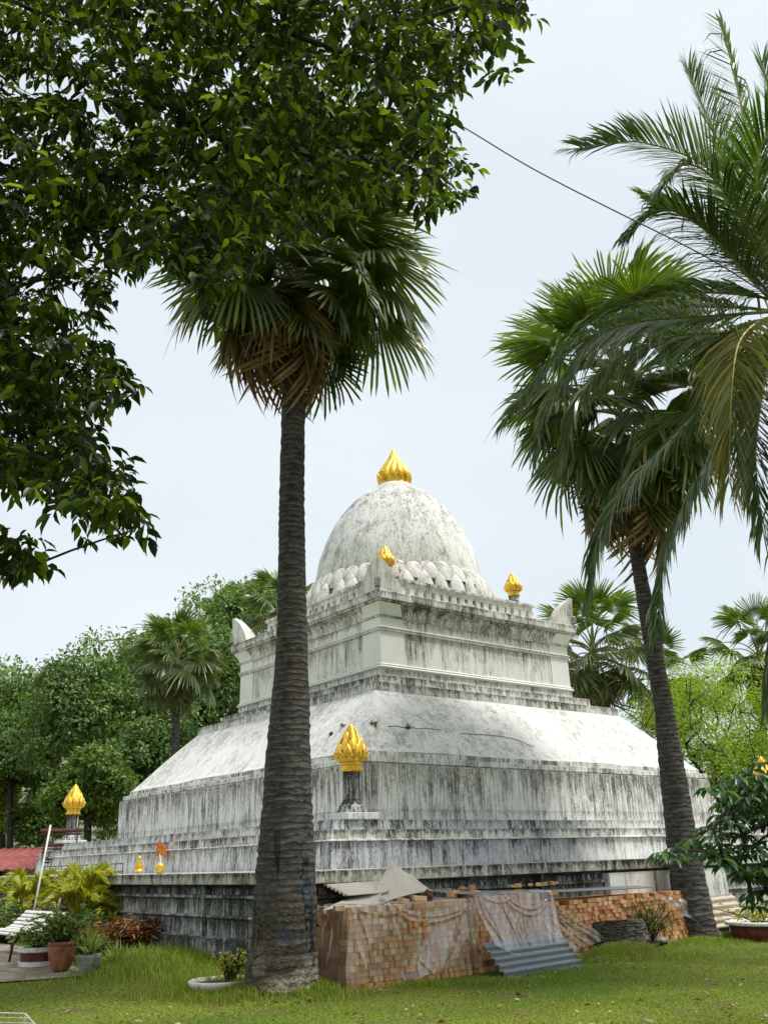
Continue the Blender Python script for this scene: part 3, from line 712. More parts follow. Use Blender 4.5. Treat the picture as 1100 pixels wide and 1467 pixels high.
while len(over) < 420:      # the rest of its crown, above and to the right of the view
    q = rg.uniform(-1, 1, 3)
    if q@q > 1: continue
    g_ = rg.uniform(0, 1)
    p = CAM+Rh*(8.6+q[0]*3.6)+Fh*(7.4+q[1]*4.4)+np.array([0, 0, 5.2+q[2]*2.0])
    r = p-CAM; zf = r@Fv; px = 550+FPX*(r@R2)/max(zf, .1)
    if px < 1210 or math.sin(p[0]*2.1)*math.sin(p[1]*1.9+1) < -.25: continue
    over.append(p)
Vc = np.concatenate([Vc, compound(np.array(over), 8, .20, .42, rg)])
npmesh('crown', Vc, 8, LEAF8F, M_leafR, rt, True)
mb = MB(); top = rb+np.array([0, .1, .9])
mb.tube([rb-np.array([0, 0, .1]), rb+np.array([.02, 0, .5]), top], [.08, .06, .05], 8)
Nn2, _ = grow(mb, top, [p for p in pts2[::3]], .045, .006, n=5)
NA = np.array(Nn2)
mb.tube([top, CAM+Rh*7.5+Fh*7.4+np.array([0, 0, 2.2]), CAM+Rh*8.6+Fh*7.4+np.array([0, 0, 4.2])], [.05, .045, .03], 7)
grow(mb, CAM+Rh*8.6+Fh*7.4+np.array([0, 0, 4.2]), over[::7], .05, .006, n=5)
for c in pts2: a = NA[int(np.argmin(((NA-c)**2).sum(1)))]; mb.tube([a, (a+c)/2, c], [.005, .004, .003], 4, False)
mb.out('trunk', M_bark, rt, True)

# ---- fan palms
def fanleaf(name, seed, m, R=1.1, nseg=44, spread=300, L=1.5, dead=False, droop=.25, mstalk=None, local_only=False):
    r = random.Random(seed); mb = MB(); vs = []; fs = []
    sp = math.radians(spread); hub = np.array([0, L, 0.]); r0 = R*(.42 if not dead else .34)
    def sheet(rr, a, lift=0.0):
        # costapalmate blade: sags along the costa and cups at the sides
        x = rr*math.sin(a); y = rr*math.cos(a)
        z = -droop*(rr*rr)*(.55+.45*math.cos(a)) - (.30 if not dead else .6)*abs(x)**1.5*(.6) + lift
        return hub+np.array([x*(1 if not dead else .75), y, z])
    da = sp/nseg
    for i in range(nseg):
        a = -sp/2+(i+.5)*da; RR = R*(.80+.20*math.cos(a/2))*r.uniform(.86, 1.06); sag = r.uniform(.4, 1.6)
        if r.random() < .06: sag += 2.2
        lf = .03*R
        w1 = da*.5; w2 = da*.40*.9; w3 = da*.20
        b = len(vs)
        vs += [sheet(.06, a), sheet(r0, a-w1, -lf), sheet(r0, a, lf), sheet(r0, a+w1, -lf)]
        rm = RR*.72; s1 = -sag*.05*R; off = r.uniform(-.25, .25)*da
        vs += [sheet(rm, a-w2*.75+off, -lf+s1), sheet(rm, a+off, lf*.6+s1), sheet(rm, a+w2*.75+off, -lf+s1)]
        rq = RR*.9; s2 = -sag*.13*R
        vs += [sheet(rq, a-w3+off*2, -lf*.5+s2), sheet(rq, a+w3+off*2, -lf*.5+s2), sheet(RR, a+off*2.5, -sag*.2*R)]
        fs += [(b, b+2, b+1), (b, b+3, b+2), (b+1, b+2, b+5, b+4), (b+2, b+3, b+6, b+5), (b+4, b+5, b+7), (b+5, b+8, b+7), (b+5, b+6, b+8), (b+7, b+8, b+9)]
    # petiole
    mb.add(vs, fs)
    pts = [np.array([0, L*t, .16*L*math.sin(PI*t)*(1 if not dead else .4)]) for t in np.linspace(0, 1, 7)]
    ms = len(mb.f); mb.tube(pts, [.045, .035, .03, .026, .024, .022, .018], 5, False)
    me = bpy.data.meshes.new(name); me.from_pydata([tuple(map(float, v)) for v in mb.v], [], mb.f)
    me.materials.append(m); me.materials.append(mstalk or M_rachis)
    idx = [0]*ms+[1]*(len(mb.f)-ms); me.polygons.foreach_set('material_index', idx); me.update()
    return me
def place_frond(name, me, root, org, d, L_scale=1, roll=0):
    d = nrm(np.array(d, float)); up = np.array([0, 0, 1.])
    if abs(d[2]) > .985: up = nrm(np.array([1., .3, 0]))
    x = nrm(np.cross(d, up)); z = np.cross(x, d)
    c, s = math.cos(roll), math.sin(roll); x2 = x*c+z*s; z2 = z*c-x*s
    M = Matrix(((x2[0], d[0], z2[0], 0), (x2[1], d[1], z2[1], 0), (x2[2], d[2], z2[2], 0), (0, 0, 0, 1)))
    o = bpy.data.objects.new(name, me); C.objects.link(o); o.parent = root
    lo = Vector(tuple(map(float, org)))-worg(root)
    o.matrix_local = Matrix.Translation(lo)@M@Matrix.Diagonal((L_scale, L_scale, L_scale, 1)); return o
FG = [fanleaf('fan_frond', 100+k, M_fan, 1.05+.08*k, 46, 290+15*k, 1.15+.15*k, False, .18+.1*k) for k in range(3)]
FY = [fanleaf('young_frond', 120+k, M_fanY, 1.1, 40, 215+25*k, 1.5+.35*k, False, .05+.05*k) for k in range(2)]
FD = [fanleaf('dead_frond', 140+k, M_fanD, 1.15+.1*k, 30, 215, .8+.15*k, True, .30, M_fanD) for k in range(2)]
def trunk_pts(pxs, d0, d1, base):
    out = []
    for i, (x, y, w) in enumerate(pxs):
        t = i/(len(pxs)-1); p = P(x, y, d0+(d1-d0)*t); dep = (p-CAM)@Fv; out.append((p, w*.5*dep/FPX))
    return out
def trunk_mesh(name, pr, m, root, step=.06, rough=.05, n=28, flare=0):
    ps = np.array([p for p, r in pr]); rs = np.array([r for p, r in pr])
    L = np.concatenate([[0], np.cumsum(np.linalg.norm(np.diff(ps, axis=0), axis=1))])
    k = int(L[-1]/step); t = np.linspace(0, L[-1], k+1)
    from_ = lambda a: np.interp(t, L, a)
    # smooth the polyline
    X = np.stack([from_(ps[:, j]) for j in range(3)], 1); Rr = from_(rs)
    ker = np.ones(13)/13
    for j in range(3):
        pad = np.pad(X[:, j], 6, mode='reflect', reflect_type='odd'); X[:, j] = np.convolve(pad, ker, 'valid')
    Rr = np.convolve(np.pad(Rr, 6, mode='edge'), ker, 'valid')
    vs = []; fs = []
    rr = np.random.default_rng(int(ps[0][0]*100) % 1000)
    lump = rr.uniform(-1, 1, (k+1, n)); sm = lump.copy()
    for _ in range(2): sm = (sm+np.roll(sm, 1, 1)+np.roll(sm, -1, 1))/3
    phase = rr.uniform(0, 6)
    for i in range(k+1):
        ringr = (.6+.4*math.sin(i*2.1))*.0
        saw = rr.uniform(-.009, .009)
        for q in range(n):
            th = 2*PI*q/n
            r = Rr[i]*(1+saw+rough*sm[i, q]*1.6+.02*math.sin(3*th+phase+i*.01))
            vs.append(X[i]+np.array([math.cos(th)*r, math.sin(th)*r, .02*math.sin(th*2+i*.05)+.02*math.sin(th+phase)]))
    fs = [(i*n+q, i*n+(q+1) % n, (i+1)*n+(q+1) % n, (i+1)*n+q) for i in range(k) for q in range(n)]
    return mesh(name, vs, fs, m, root, True)
def fan_palm(label, crown, tr, m, n, ndead, sc, group, seed, young=.25, lean=None, e_lo=-68, detail=True, daz=None):
    """crown: world point; tr: list of (point, radius) from base up"""
    base = tr[0][0].copy()
    root = thing('fan_palm', label, 'palm tree', base, group)
    trunk_mesh('trunk', tr, m, root, .05 if detail else .25, n=28 if detail else 12)
    r = random.Random(seed); az = r.uniform(0, 6)
    top = np.array(tr[-1][0]); crown = np.array(crown)
    for i in range(n):
        t = (i+.5)/n; az += 2.39996+r.uniform(-.25, .25); e = math.radians(82-(82-e_lo)*t**.9+r.uniform(-7, 7))
        d = np.array([math.cos(az)*math.cos(e), math.sin(az)*math.cos(e), math.sin(e)])
        me = r.choice(FY) if t < young else r.choice(FG)
        org = crown+(top-crown)*(.75*t)
        place_frond('frond', me, root, org, d, sc*r.uniform(.88, 1.08)*(1-.22*max(0, t-.6)/.4), r.uniform(-.5, .5))
    for i in range(ndead):
        az = daz+r.uniform(-1.0, 1.0) if (daz is not None and i % 3) else az+2.39996+r.uniform(-.3, .3)
        e = math.radians(r.uniform(-80, -42))
        d = np.array([math.cos(az)*math.cos(e), math.sin(az)*math.cos(e), math.sin(e)])
        place_frond('dead_frond', r.choice(FD), root, top+np.array([0, 0, sc*r.uniform(.3, 1.1)]), d, sc*r.uniform(.8, 1.15), r.uniform(-.3, .3))
    return root
# main palm
D1 = 13.0
tr1 = [(403, 1440, 122), (403, 1425, 112), (404, 1405, 106), (406, 1375, 99), (408, 1330, 94), (409, 1280, 89), (410, 1230, 82), (412, 1170, 73), (413, 1100, 66), (416, 1000, 54), (418, 950, 47), (418.5, 880, 42), (418, 800, 38.5), (418, 700, 36), (420, 600, 33.5), (420, 530, 32.5), (423, 455, 32)]
fan_palm('tall fan palm left of centre with thick peeling trunk and brown dead fronds', P(428, 362, 13.05), trunk_pts(tr1, 13.05, 13.05, None), M_trunkP, 52, 13, 1.02, 'large fan palms in front of the stupa', 3, .22, e_lo=-47, daz=math.radians(200))
g2 = G(995, 1345); D2 = (g2-CAM)@Fh
tr2 = [(998, 1356, 66), (997, 1345, 64), (990, 1300, 55), (985, 1262, 51), (976, 1207, 43), (970, 1160, 40), (963, 1109, 36.5), (956, 1060, 31), (950, 1011, 27), (940, 960, 25), (927, 880, 24.5), (920, 845, 21), (914, 810, 19), (903, 740, 18), (896, 690, 17)]
fan_palm('leaning fan palm at right with curved dark trunk behind the brick stacks', P(884, 535, D2+.1), trunk_pts(tr2, D2, D2, None), M_trunk, 64, 8, 1.16, 'large fan palms in front of the stupa', 9, .42, e_lo=-70)
def bgpalm(cx, cy, d, sc, label, seed, tx=None, n=30, nd=6):
    c = P(cx, cy, d); x = tx if tx is not None else cx; b = P(x, 1235, d); b[2] = float(zg(b[0], b[1]))
    t = c-np.array([0, 0, .9*sc]); m_ = (b+t)/2
    fan_palm(label, c, [(b, .24), (b+(t-b)*.3, .17), (m_, .16), (t, .15)], M_trunk, n, nd, sc, 'fan palms growing behind the stupa', seed, .3, detail=False)
bgpalm(255, 945, 36, .84, 'background fan palm standing against the green trees at left', 31, 249, 36, 12)
bgpalm(848, 925, 34, 1.05, 'fan palm rising just behind the right corner of the stupa roof', 32, 845, 30, 4)
bgpalm(945, 965, 40, .95, 'fan palm seen in the gap beside the leaning trunk', 33, 940, 20, 2)
bgpalm(1085, 935, 38, .95, 'fan palm above the lime green tree at the right edge', 34, 1090, 24, 3)
bgpalm(398, 880, 40, .9, 'fan palm mostly hidden behind the stupa left corner', 35, 400, 24, 2)

# ---- coconut palm
def bez(pts, n):
    pts = [np.array(p, float) for p in pts]; out = []
    P_ = [2*pts[0]-pts[1]]+pts+[2*pts[-1]-pts[-2]]; m = len(pts)-1
    for i in range(n+1):
        t = i/n*m; k = min(int(t), m-1); f = t-k; a, b, c, d = P_[k:k+4]
        out.append(.5*((2*b)+(-a+c)*f+(2*a-5*b+4*c-d)*f*f+(-a+3*b-3*c+d)*f**3))
    return out
def feather(name, pts, m, ms, root, LL=.75, nl=95, droop=.5, seed=0, wid=.032, start=.12, rw=.035, sidefold=.2, ang=50):
    r = np.random.default_rng(seed); cv = bez(pts, 48); cv = np.array(cv)
    seg = np.linalg.norm(np.diff(cv, axis=0), axis=1); L = np.concatenate([[0], np.cumsum(seg)]); L /= L[-1]
    V = []
    for s in (-1, 1):
        for i in range(nl):
            t = start+(1-start)*(i+.5)/nl+r.uniform(-.003, .003)
            p = np.array([np.interp(t, L, cv[:, j]) for j in range(3)]); q = np.array([np.interp(min(1, t+.02), L, cv[:, j]) for j in range(3)]); q0 = np.array([np.interp(max(0, t-.02), L, cv[:, j]) for j in range(3)])
            T = nrm(q-q0); side = np.cross(T, [0, 0, 1.])
            if np.linalg.norm(side) < .25: side = side*.3+Rh*.7
            side = nrm(side)*s; upv = nrm(np.cross(side*s, T))
            if upv[2] < 0: upv = -upv
            fw = math.radians(ang*(.6+.9*t)+r.uniform(-6, 6)); fw = min(fw, 1.35)
            env = min(1., (t-start)*6+.45)*(1-.48*max(0, t-.5)/.5)
            l = LL*max(.22, env)*r.uniform(.85, 1.08)
            d0 = nrm(side*math.cos(fw)+T*math.sin(fw)+upv*sidefold+r.normal(size=3)*.06)
            dr = droop*r.uniform(.6, 1.5)+(1.5 if r.random() < .05 else 0)
            a = p; w = wid*r.uniform(.8, 1.15)
            pr_ = [a]; dcur = d0
            for k in range(3):
                a = a+dcur*l/3; pr_.append(a); dcur = nrm(dcur+np.array([0, 0, -dr*(.45+.35*k)]))
            ws = [w*.45, w, w*.8, 0.0]
            nn = nrm(np.cross(d0, upv)); nn = nrm(nn*math.cos(s*.9+r.normal()*.35)+nrm(np.cross(nn, d0))*math.sin(s*.9+r.normal()*.35))
            for k in range(4):
                if k < 3: V += [pr_[k]-nn*ws[k]/2, pr_[k]+nn*ws[k]/2]
                else: V.append(pr_[k])
    fr = npmesh(name, V, 7, [(0, 1, 3, 2), (2, 3, 5, 4), (4, 5, 6)], m, root)
    mb = MB(); mb.tube(cv, [rw*(1-.85*k/48) for k in range(49)], 6); mb.out('stalk', ms, fr, True)
    return fr
CD = 14.2
cbase = P(1215, 1330, CD+.4); cbase[2] = float(zg(cbase[0], cbase[1])); cc = P(1122, 452, CD+.2)
cp = thing('coconut_palm', 'coconut palm whose long feathery fronds hang in from the right edge', 'palm tree', cbase)
trunk_mesh('trunk', [(cbase, .27), (cbase+np.array([0, 0, .6]), .2), ((cbase*.6+cc*.4)+np.array([.2, .1, 0]), .16), (cc-np.array([0, 0, .25]), .14)], M_trunk, cp, .08, n=16)
def W(*a): return [P(x, y, CD+dd) for x, y, dd in a]
FR = [
 (((1118, 440, 0), (1090, 300, -.2), (1062, 160, -.5), (1035, 32, -.9)), 'G', .95, .05, .55),
 (((1118, 440, 0), (1080, 330, .5), (1035, 215, 1.0), (985, 105, 1.4)), 'N', .85, .12, .5),
 (((1118, 440, 0), (1068, 318, -.4), (1012, 240, -.9), (918, 204, -1.4), (833, 212, -1.9)), 'N', .85, .30, .3),
 (((1118, 440, 0), (1070, 330, -1.0), (1028, 262, -1.6), (985, 236, -2.1), (952, 262, -2.5)), 'N', .75, .9, .1),
 (((1118, 440, 0), (1060, 375, .6), (995, 318, 1.2), (925, 285, 1.7)), 'N', .7, .5, .2),
 (((1118, 440, 0), (1085, 425, .6), (985, 420, 1.2), (880, 440, 1.6), (815, 480, 1.9)), 'N', .72, .8, .1),
 (((1118, 445, 0), (1035, 452, -.4), (909, 462, -.9), (813, 500, -1.3), (735, 590, -1.6)), 'N', .85, .85, .1),
 (((1118, 450, 0), (1062, 474, -1.0), (966, 481, -1.7), (890, 512, -2.1), (833, 565, -2.4), (808, 640, -2.5)), 'N', .9, 1.0, 0),
 (((1120, 455, 0), (1092, 458, -1.3), (1058, 492, -1.9), (1047, 573, -2.3), (1043, 690, -2.4)), 'Y', .95, .7, .0),
 (((1118, 455, 0), (1075, 500, -.6), (997, 592, -1.1), (909, 685, -1.4), (863, 755, -1.6), (843, 838, -1.6)), 'N', .9, .75, .0),
 (((1120, 460, 0), (1080, 540, .3), (1024, 641, .5), (970, 745, .6), (947, 821, .6), (942, 895, .6)), 'D', .8, .75, .0),
 (((1120, 450, 0), (1090, 520, 1.0), (1020, 585, 1.7), (940, 620, 2.2), (880, 700, 2.4)), 'N', .85, .7, .05),
 (((1122, 450, 0), (1100, 520, -.8), (1082, 640, -1.2), (1092, 760, -1.4)), 'N', .85, .6, .0),
 (((1118, 445, 0), (1070, 395, -.6), (1010, 330, -1.0), (950, 300, -1.3), (905, 330, -1.5)), 'N', .75, .7, .1),
 (((1118, 448, 0), (1050, 440, .2), (950, 445, .4), (860, 490, .5), (790, 570, .5), (770, 640, .5)), 'N', .85, .9, .05),
 (((1124, 450, 0), (1150, 520, -.8), (1128, 700, -1.2), (1108, 900, -1.3), (1103, 1000, -1.3)), 'N', .7, .8, .0),
 (((1120, 440, 0), (1130, 300, .3), (1120, 180, .8), (1090, 90, 1.3)), 'G', .9, .15, .4),
 (((1120, 440, 0), (1090, 330, -.8), (1085, 230, -1.6), (1120, 150, -2.4)), 'G', .95, .25, .4),
 (((1120, 440, 0), (1180, 330, .2), (1260, 260, .6), (1360, 270, 1.0)), 'N', .9, .5, .2),
 (((1120, 440, 0), (1200, 400, -.8), (1320, 420, -1.5), (1400, 520, -2)), 'N', .9, .7, .1),
 (((1120, 450, 0), (1210, 470, .8), (1300, 560, 1.5), (1340, 700, 2)), 'N', .9, .7, .1),
]
for i, (pp, kd, LL, dr, sf) in enumerate(FR):
    m = {'N': M_coco, 'G': M_cocoG, 'Y': M_cocoY, 'D': M_coco}[kd]
    f = feather('frond', W(*pp), m, M_rachisY if kd in 'YG' else M_rachis, cp, LL*1.5, 150, dr, 200+i, .041, sidefold=sf)
    if kd == 'Y': f['label'] = 'yellowing frond with a bright yellow stalk'
mb = MB()   # coconuts and boot fibres
for k in range(7):
    a = k*2.4; c = cc+np.array([math.cos(a)*.24, math.sin(a)*.24, -.28-.04*k]); mb.lathe([(.02, c[2]-.11), (.07, c[2]-.08), (.10, c[2]), (.07, c[2]+.09), (.02, c[2]+.12)], (c[0], c[1]), 10)
mb.out('coconuts', M_rachis, cp, True)

# ---- broadleaf background trees
def tree(name, cx, cy, wpx, hpx, d, m, label, cat='tree', nblob=14, nleaf=9000, ls=.2, seed=1, group='trees behind the stupa', gap=.0, limb=False, tx=None, fill=.55):
    r = np.random.default_rng(seed); c = P(cx, cy, d); dep = (c-CAM)@Fv; rx = wpx*.5*dep/FPX; rz = hpx*.5*dep/FPX/.97
    b = P(tx if tx else cx, 1235, d); b[2] = float(zg(b[0], b[1]))
    root = thing(name, label, cat, b, group)
    B = []
    while len(B) < nblob:
        q = r.uniform(-1, 1, 3)
        if q@q > 1: continue
        B.append((c+Rh*q[0]*rx*.82+Fh*q[1]*rx*.6+np.array([0, 0, q[2]*rz*.82]), r.uniform(.26, .48)*min(rx, rz)*(1.15 if nblob < 20 else .9)))
    per = nleaf//nblob; V = []
    for (bc, br) in B:
        q = nrm(r.normal(size=(per, 3))); rad = br*(1-(1-fill)*r.random(per)**2)*r.uniform(.75, 1.25, per)
        # small sub-clumps
        sc = nrm(r.normal(size=(26, 3))); kk = r.integers(0, 26, per)
        q = nrm(q*.42+sc[kk]); o = bc+q*rad[:, None]*np.array([1.15, 1.15, .85])
        Y = nrm(q*.5+r.normal(size=(per, 3))*.8+np.array([0, 0, -.35])); Z = nrm(q*.8+np.array([0, 0, .7])+r.normal(size=(per, 3))*.45)
        Ls = ls*r.uniform(.6, 1.35, per); V.append(leafverts(o, Y, Z, Ls, Ls*.55, LEAF4))
    npmesh('crown', np.concatenate(V), 4, LEAF4F, m, root)
    mb = MB(); fork = b*.55+c*.45 if limb else c-np.array([0, 0, rz*.55]); fork = fork.copy()
    r0 = .035*rz+.10
    mb.tube([b-np.array([0, 0, .1]), b*.66+fork*.34+r.normal(size=3)*.1, fork], [r0*1.3, r0, r0*.8], 8, True, .05)
    grow(mb, fork, [bc+r.normal(size=3)*br*.3 for bc, br in B]+([bc+r.normal(size=3)*br*.8 for bc, br in B for _ in range(4)] if limb else []), r0*.8, .02, n=5)
    mb.out('trunk', M_bark, root, True)
    return root
TR = [
 ('broadleaf_tree', 345, 905, 190, 190, 50, M_treeA, 'tall pale green tree rising behind the left corner of the stupa roof', 22, 15000, .21, 1),
 ('broadleaf_tree', 265, 1000, 230, 210, 46, M_treeB, 'broad green tree directly behind the background fan palm', 24, 16000, .2, 2),
 ('broadleaf_tree', 180, 975, 190, 160, 52, M_treeA, 'rounded green tree top left of the background fan palm', 18, 11000, .2, 3),
 ('broadleaf_tree', 115, 1040, 190, 210, 43, M_treeB, 'dense dark green tree left of the background palm trunk', 22, 14000, .19, 4),
 ('broadleaf_tree', 10, 1005, 130, 120, 55, M_treeA, 'sparse tree crown at the left edge in front of the hill', 16, 7000, .22, 5),
 ('broadleaf_tree', 20, 1080, 170, 130, 50, M_treeB, 'low wide tree filling the left edge below the hill', 18, 12000, .19, 6),
 ('broadleaf_tree', 130, 1135, 120, 130, 33, M_treeC, 'round bushy tree right behind the far left gold pillar', 18, 14000, .15, 7),
 ('broadleaf_tree', 8, 1150, 80, 120, 52, M_treeY, 'yellow green bush at the left edge above the red roof', 12, 7000, .14, 8),
 ('broadleaf_tree', 225, 1110, 170, 170, 40, M_treeB, 'shaded tree behind the left end of the stupa body', 18, 12000, .18, 9),
 ('broadleaf_tree', 60, 1160, 90, 120, 51, M_treeC, 'leafy green shrub tree between the yellow bush and the gold pillar', 12, 8000, .15, 10),
 ('broadleaf_tree', 390, 1010, 150, 200, 48, M_treeA, 'green tree hidden mostly by the stupa left of the roof cornice', 14, 7000, .2, 17),
]
for (nm, cx, cy, w, h, d, m, lb, nb, nl, ls, sd) in TR: tree(nm, cx, cy, w, h, d, m, lb, nblob=nb+6, nleaf=nl, ls=ls*1.25, seed=sd)
tree('feathery_tree', 1045, 1040, 260, 210, 33, M_lime, 'bright lime green feathery tree behind the right end of the stupa', nblob=46, nleaf=30000, ls=.095, seed=41, group=None, limb=True, fill=.2)
tree('feathery_tree', 950, 1035, 110, 90, 38, M_lime, 'small lime green tree crown just right of the leaning palm trunk', nblob=18, nleaf=9000, ls=.095, seed=42, group=None, limb=True, fill=.3, tx=990)
tree('broadleaf_tree', 1090, 1150, 130, 110, 30, M_treeC, 'olive green shrub tree low behind the right gold pillar', nblob=12, nleaf=9000, ls=.13, seed=43)
# hill
mb = MB(); hc = P(-40, 1000, 230); hc[2] = 0
def hf(u, v):
    x = (u-.5)*2; y = (v-.5)*2; r = math.hypot(x, y); h = 40*max(0, 1-r*r)**1.1+3*math.sin(x*9)*math.cos(y*7)*(1-min(1, r))
    p = hc+Rh*x*150+Fh*y*110; return (p[0], p[1], h-1)
mb.grid(hf, 40, 40); tag(mb.out('hill', M_hill, None, True), kind='structure')
r_ = np.random.default_rng(77); O = []
for k in range(9000):
    x, y = r_.uniform(-.8, .8), r_.uniform(-.9, .2); p = hf(x/2+.5, y/2+.5); O.append((p[0], p[1], p[2]+r_.uniform(0, 3)))
O = np.array(O); n_ = len(O); Ls = r_.uniform(1.0, 2.4, n_)
tag(npmesh('hill_woodland', leafverts(O, r_.normal(size=(n_, 3)), r_.normal(size=(n_, 3))+np.array([0, 0, 1.]), Ls, Ls*.8, LEAF4), 4, LEAF4F, leafmat('hazed_scrub', [(0, (.10, .12, .07)), (.5, (.15, .165, .11)), (1, (.25, .24, .19))], .1, .8), None), 'grey green scrub on the distant hillside, haze mixed into its colour', 'hillside wood', kind='stuff')  # greyed leaf tones paint the haze over the far scrub

# ------------------------------------------------------------------ brick stacks
BW, BH = .083, .078
STK = [(-8.66, -6.42, -9.24, 1.02, 'on'), (-6.40, -4.85, -9.20, 1.05, 'on'), (-4.80, -.30, -8.92, .92, 'flat')]
bm = MB(); bw, bd, bh = BW*.5-.002, .11, BH*.5-.0015
def brick_v(c, hx, hy, hz, ry=0):
    m_ = MB(); cs, sn = math.cos(ry), math.sin(ry); m_.box(c, (hx, hy, hz), np.array([[cs, -sn, 0], [sn, cs, 0], [0, 0, 1]])); return m_
bme = {}
def brick_mesh(kind):
    if kind not in bme:
        w, h = (BW, BH) if kind == 'on' else (.108, .066)
        m_ = MB(); m_.box((0, 0, 0), (w*.5-.0045, .105, h*.5-.003)); me = bpy.data.meshes.new('brick'); me.from_pydata(m_.v, [], m_.f); me.materials.append(M_brick); bme[kind] = me
    return bme[kind]
blist = []; rest = MB()
for si, (x0, x1, yf, H, kd) in enumerate(STK):
    w, h = (BW, BH) if kd == 'on' else (.108, .066)
    nx = int((x1-x0)/w); nz = int(H/h); dip = 0
    gz = float(zg((x0+x1)/2, yf))-.01
    for i in range(nx):
        top = nz + (rnd.choice((-1, 0, 0, 0)) if si else 0); bulge = .03*math.sin(i*.35+si)
        gzi = float(zg(x0+i*w, yf))-.01
        for k in range(top):
            off = (k % 2)*w*.5 if kd == 'flat' else 0
            c = (x0+(i+.5)*w+off*.9, yf+.105+rnd.choice((0, 0, 0, -.02))+rnd.uniform(-.03, .03)+bulge*(k/nz)-.02, gzi+(k+.5)*h)
            blist.append((c, kd, rnd.uniform(-.10, .10)))
    # solid heart of the stack, then end and top layers
    rest.bb(x0+.06, x1-.04, yf+.16, -SR-.05, -.1, gz+nz*h-.09)
    for k in range(nz):
        for j in range(int((abs(yf)-SR-.12)/.215)):
            c = (x0+.05, yf+.34+j*.215, gz+(k+.5)*h)
            rest.v and None; mm = brick_v(c, .045, .104, h*.5-.0015, rnd.uniform(-.03, .03)); rest.add(mm.v, mm.f)
    for i in range(int((x1-x0)/.11)):
        for j in range(2):
            mm = brick_v((x0+.07+i*.11, yf+.34+j*.22, gz+nz*h-.045), .05, .10, .034, rnd.uniform(-.06, .06)); rest.add(mm.v, mm.f)
first = sorted(blist, key=lambda b: b[0][0])[:300]; fs_ = set(id(b) for b in first)
for b in first:
    o = bpy.data.objects.new('brick', brick_mesh(b[1])); C.objects.link(o); o.location = b[0]; o.rotation_euler = (0, 0, b[2])
    tag(o, 'orange fired brick stacked end-on in the left part of the pile under clear plastic', 'brick', 'bricks of the nearest stack')
for b in blist:
    if id(b) not in fs_:
        hx, hz = (BW*.5-.0045, BH*.5-.003) if b[1] == 'on' else (.050, .0300)
        mm = brick_v(b[0], hx, .105, hz, b[2]); rest.add(mm.v, mm.f)
tag(rest.out('stacked_bricks', M_brick), 'long stack of orange bricks running right along the terrace foot', 'brick stack', kind='stuff')
# clear plastic sheets draped over the stacks
def folds(u, q):
    a = 0
    for (u0, u1, w, am) in ((.02, .13, .012, .03), (.10, .16, .008, .018), (.30, .42, .010, .025), (.36, .60, .008, .016), (.97, .80, .012, .03), (.90, .70, .008, .015), (.55, .52, .008, .014)):
        d = u-(u0+(u1-u0)*q+.015*math.sin(q*9+u0*30)); a += am*math.exp(-(d/w)**2)*(1 if q < .85 else .5)
    for (uc, hw, q0, dp) in ((.66, .30, .06, .17), (.64, .26, .16, .15), (.28, .2, .05, .10)):
        if abs(u-uc) < hw: d = q-(q0+dp*(1-((u-uc)/hw)**2)); a += .022*math.exp(-(d/.02)**2)
    return a
def drape_sheet(name, label, x0, x1, yf, ztop, zbot, seed, lean=.0, tear=None, ends=False, back=.5):
    r = random.Random(seed); ph = [r.uniform(0, 6) for _ in range(6)]; mb = MB()
    def fn(u, v):
        x = x0+(x1-x0)*u; zb = zbot(u); zt = ztop
        s = v*(back+zt-zb+.02)
        if s < back: y = yf+back-s-.03; z = zt+.012*math.sin(u*17+ph[0])+.008*math.sin(s*22)
        else:
            q = (s-back)/(zt-zb+.02); z = zt-(s-back)
            y = yf-.03-lean*q-.03*(math.sin(u*9+q*3+ph[1])+1)*q-folds(u, q)-.002*math.sin(u*60+q*8)
        x += .03*math.sin(v*9+ph[4])+.05*lean*(v-.4)
        return (x, y, z)
    mb.grid(fn, 240, 80); o = mb.out(name, M_plastic, None, True); tag(o, label, 'plastic sheet'); return o
drape_sheet('plastic_sheet', 'clear crinkled plastic sheet over the left brick stack next to the thick palm', -8.74, -6.35, -9.26, 1.05, lambda u: .06+.10*abs(math.sin(u*7))+.22*max(0, u-.6), 1)
mb = MB(); mb.grid(lambda u, v: (-8.72-.05*v-.02*math.sin(u*11+v*3)-.012*math.sin(u*29-v*4), -9.28+.85*u, 1.06-1.02*v*(1-.15*u)), 40, 40)
tag(mb.out('plastic_sheet', M_plastic, None, True), 'clear plastic film over the shaded left end of the bricks beside the palm', 'plastic sheet')
drape_sheet('plastic_sheet', 'clear plastic sheet hanging over the middle bricks and corrugated metal', -6.38, -4.7, -9.24, 1.09, lambda u: .45-.43*min(1, u*1.5), 2, lean=.30)
def sheet3(u, v):
    a = np.array([-4.9, -8.97, .97]); x = -4.9+2.1*u*(1-.1*v); z = .97-v*(.95-.5*u); y = -8.97-.22*v*(1-u)-.03*math.sin(u*25+v*6)-.025*math.sin(u*60-v*4)
    return (x, y-.06, z+.0)
mb = MB()
mb.grid(lambda u, v: (-4.98+(.15+1.55*v)*u+.1*v, -9.02-.30*v*(1-u*.6)-.03*math.sin(u*19+v*6)-.02*math.sin(u*47-v*4), .99-v*(.93-.25*u)), 90, 50)
tag(mb.out('plastic_sheet', M_plastic, None, True), 'loose flap of clear plastic swept down across the right brick stack', 'plastic sheet')
mb = MB(); mb.grid(lambda u, v: (-1.7+1.75*u, -8.98-.04*math.sin(u*15+v*5)-.02*math.sin(u*40)-.12*v, .97-(.15+.8*u)*(v*.55+.3)-.1*u), 70, 30)
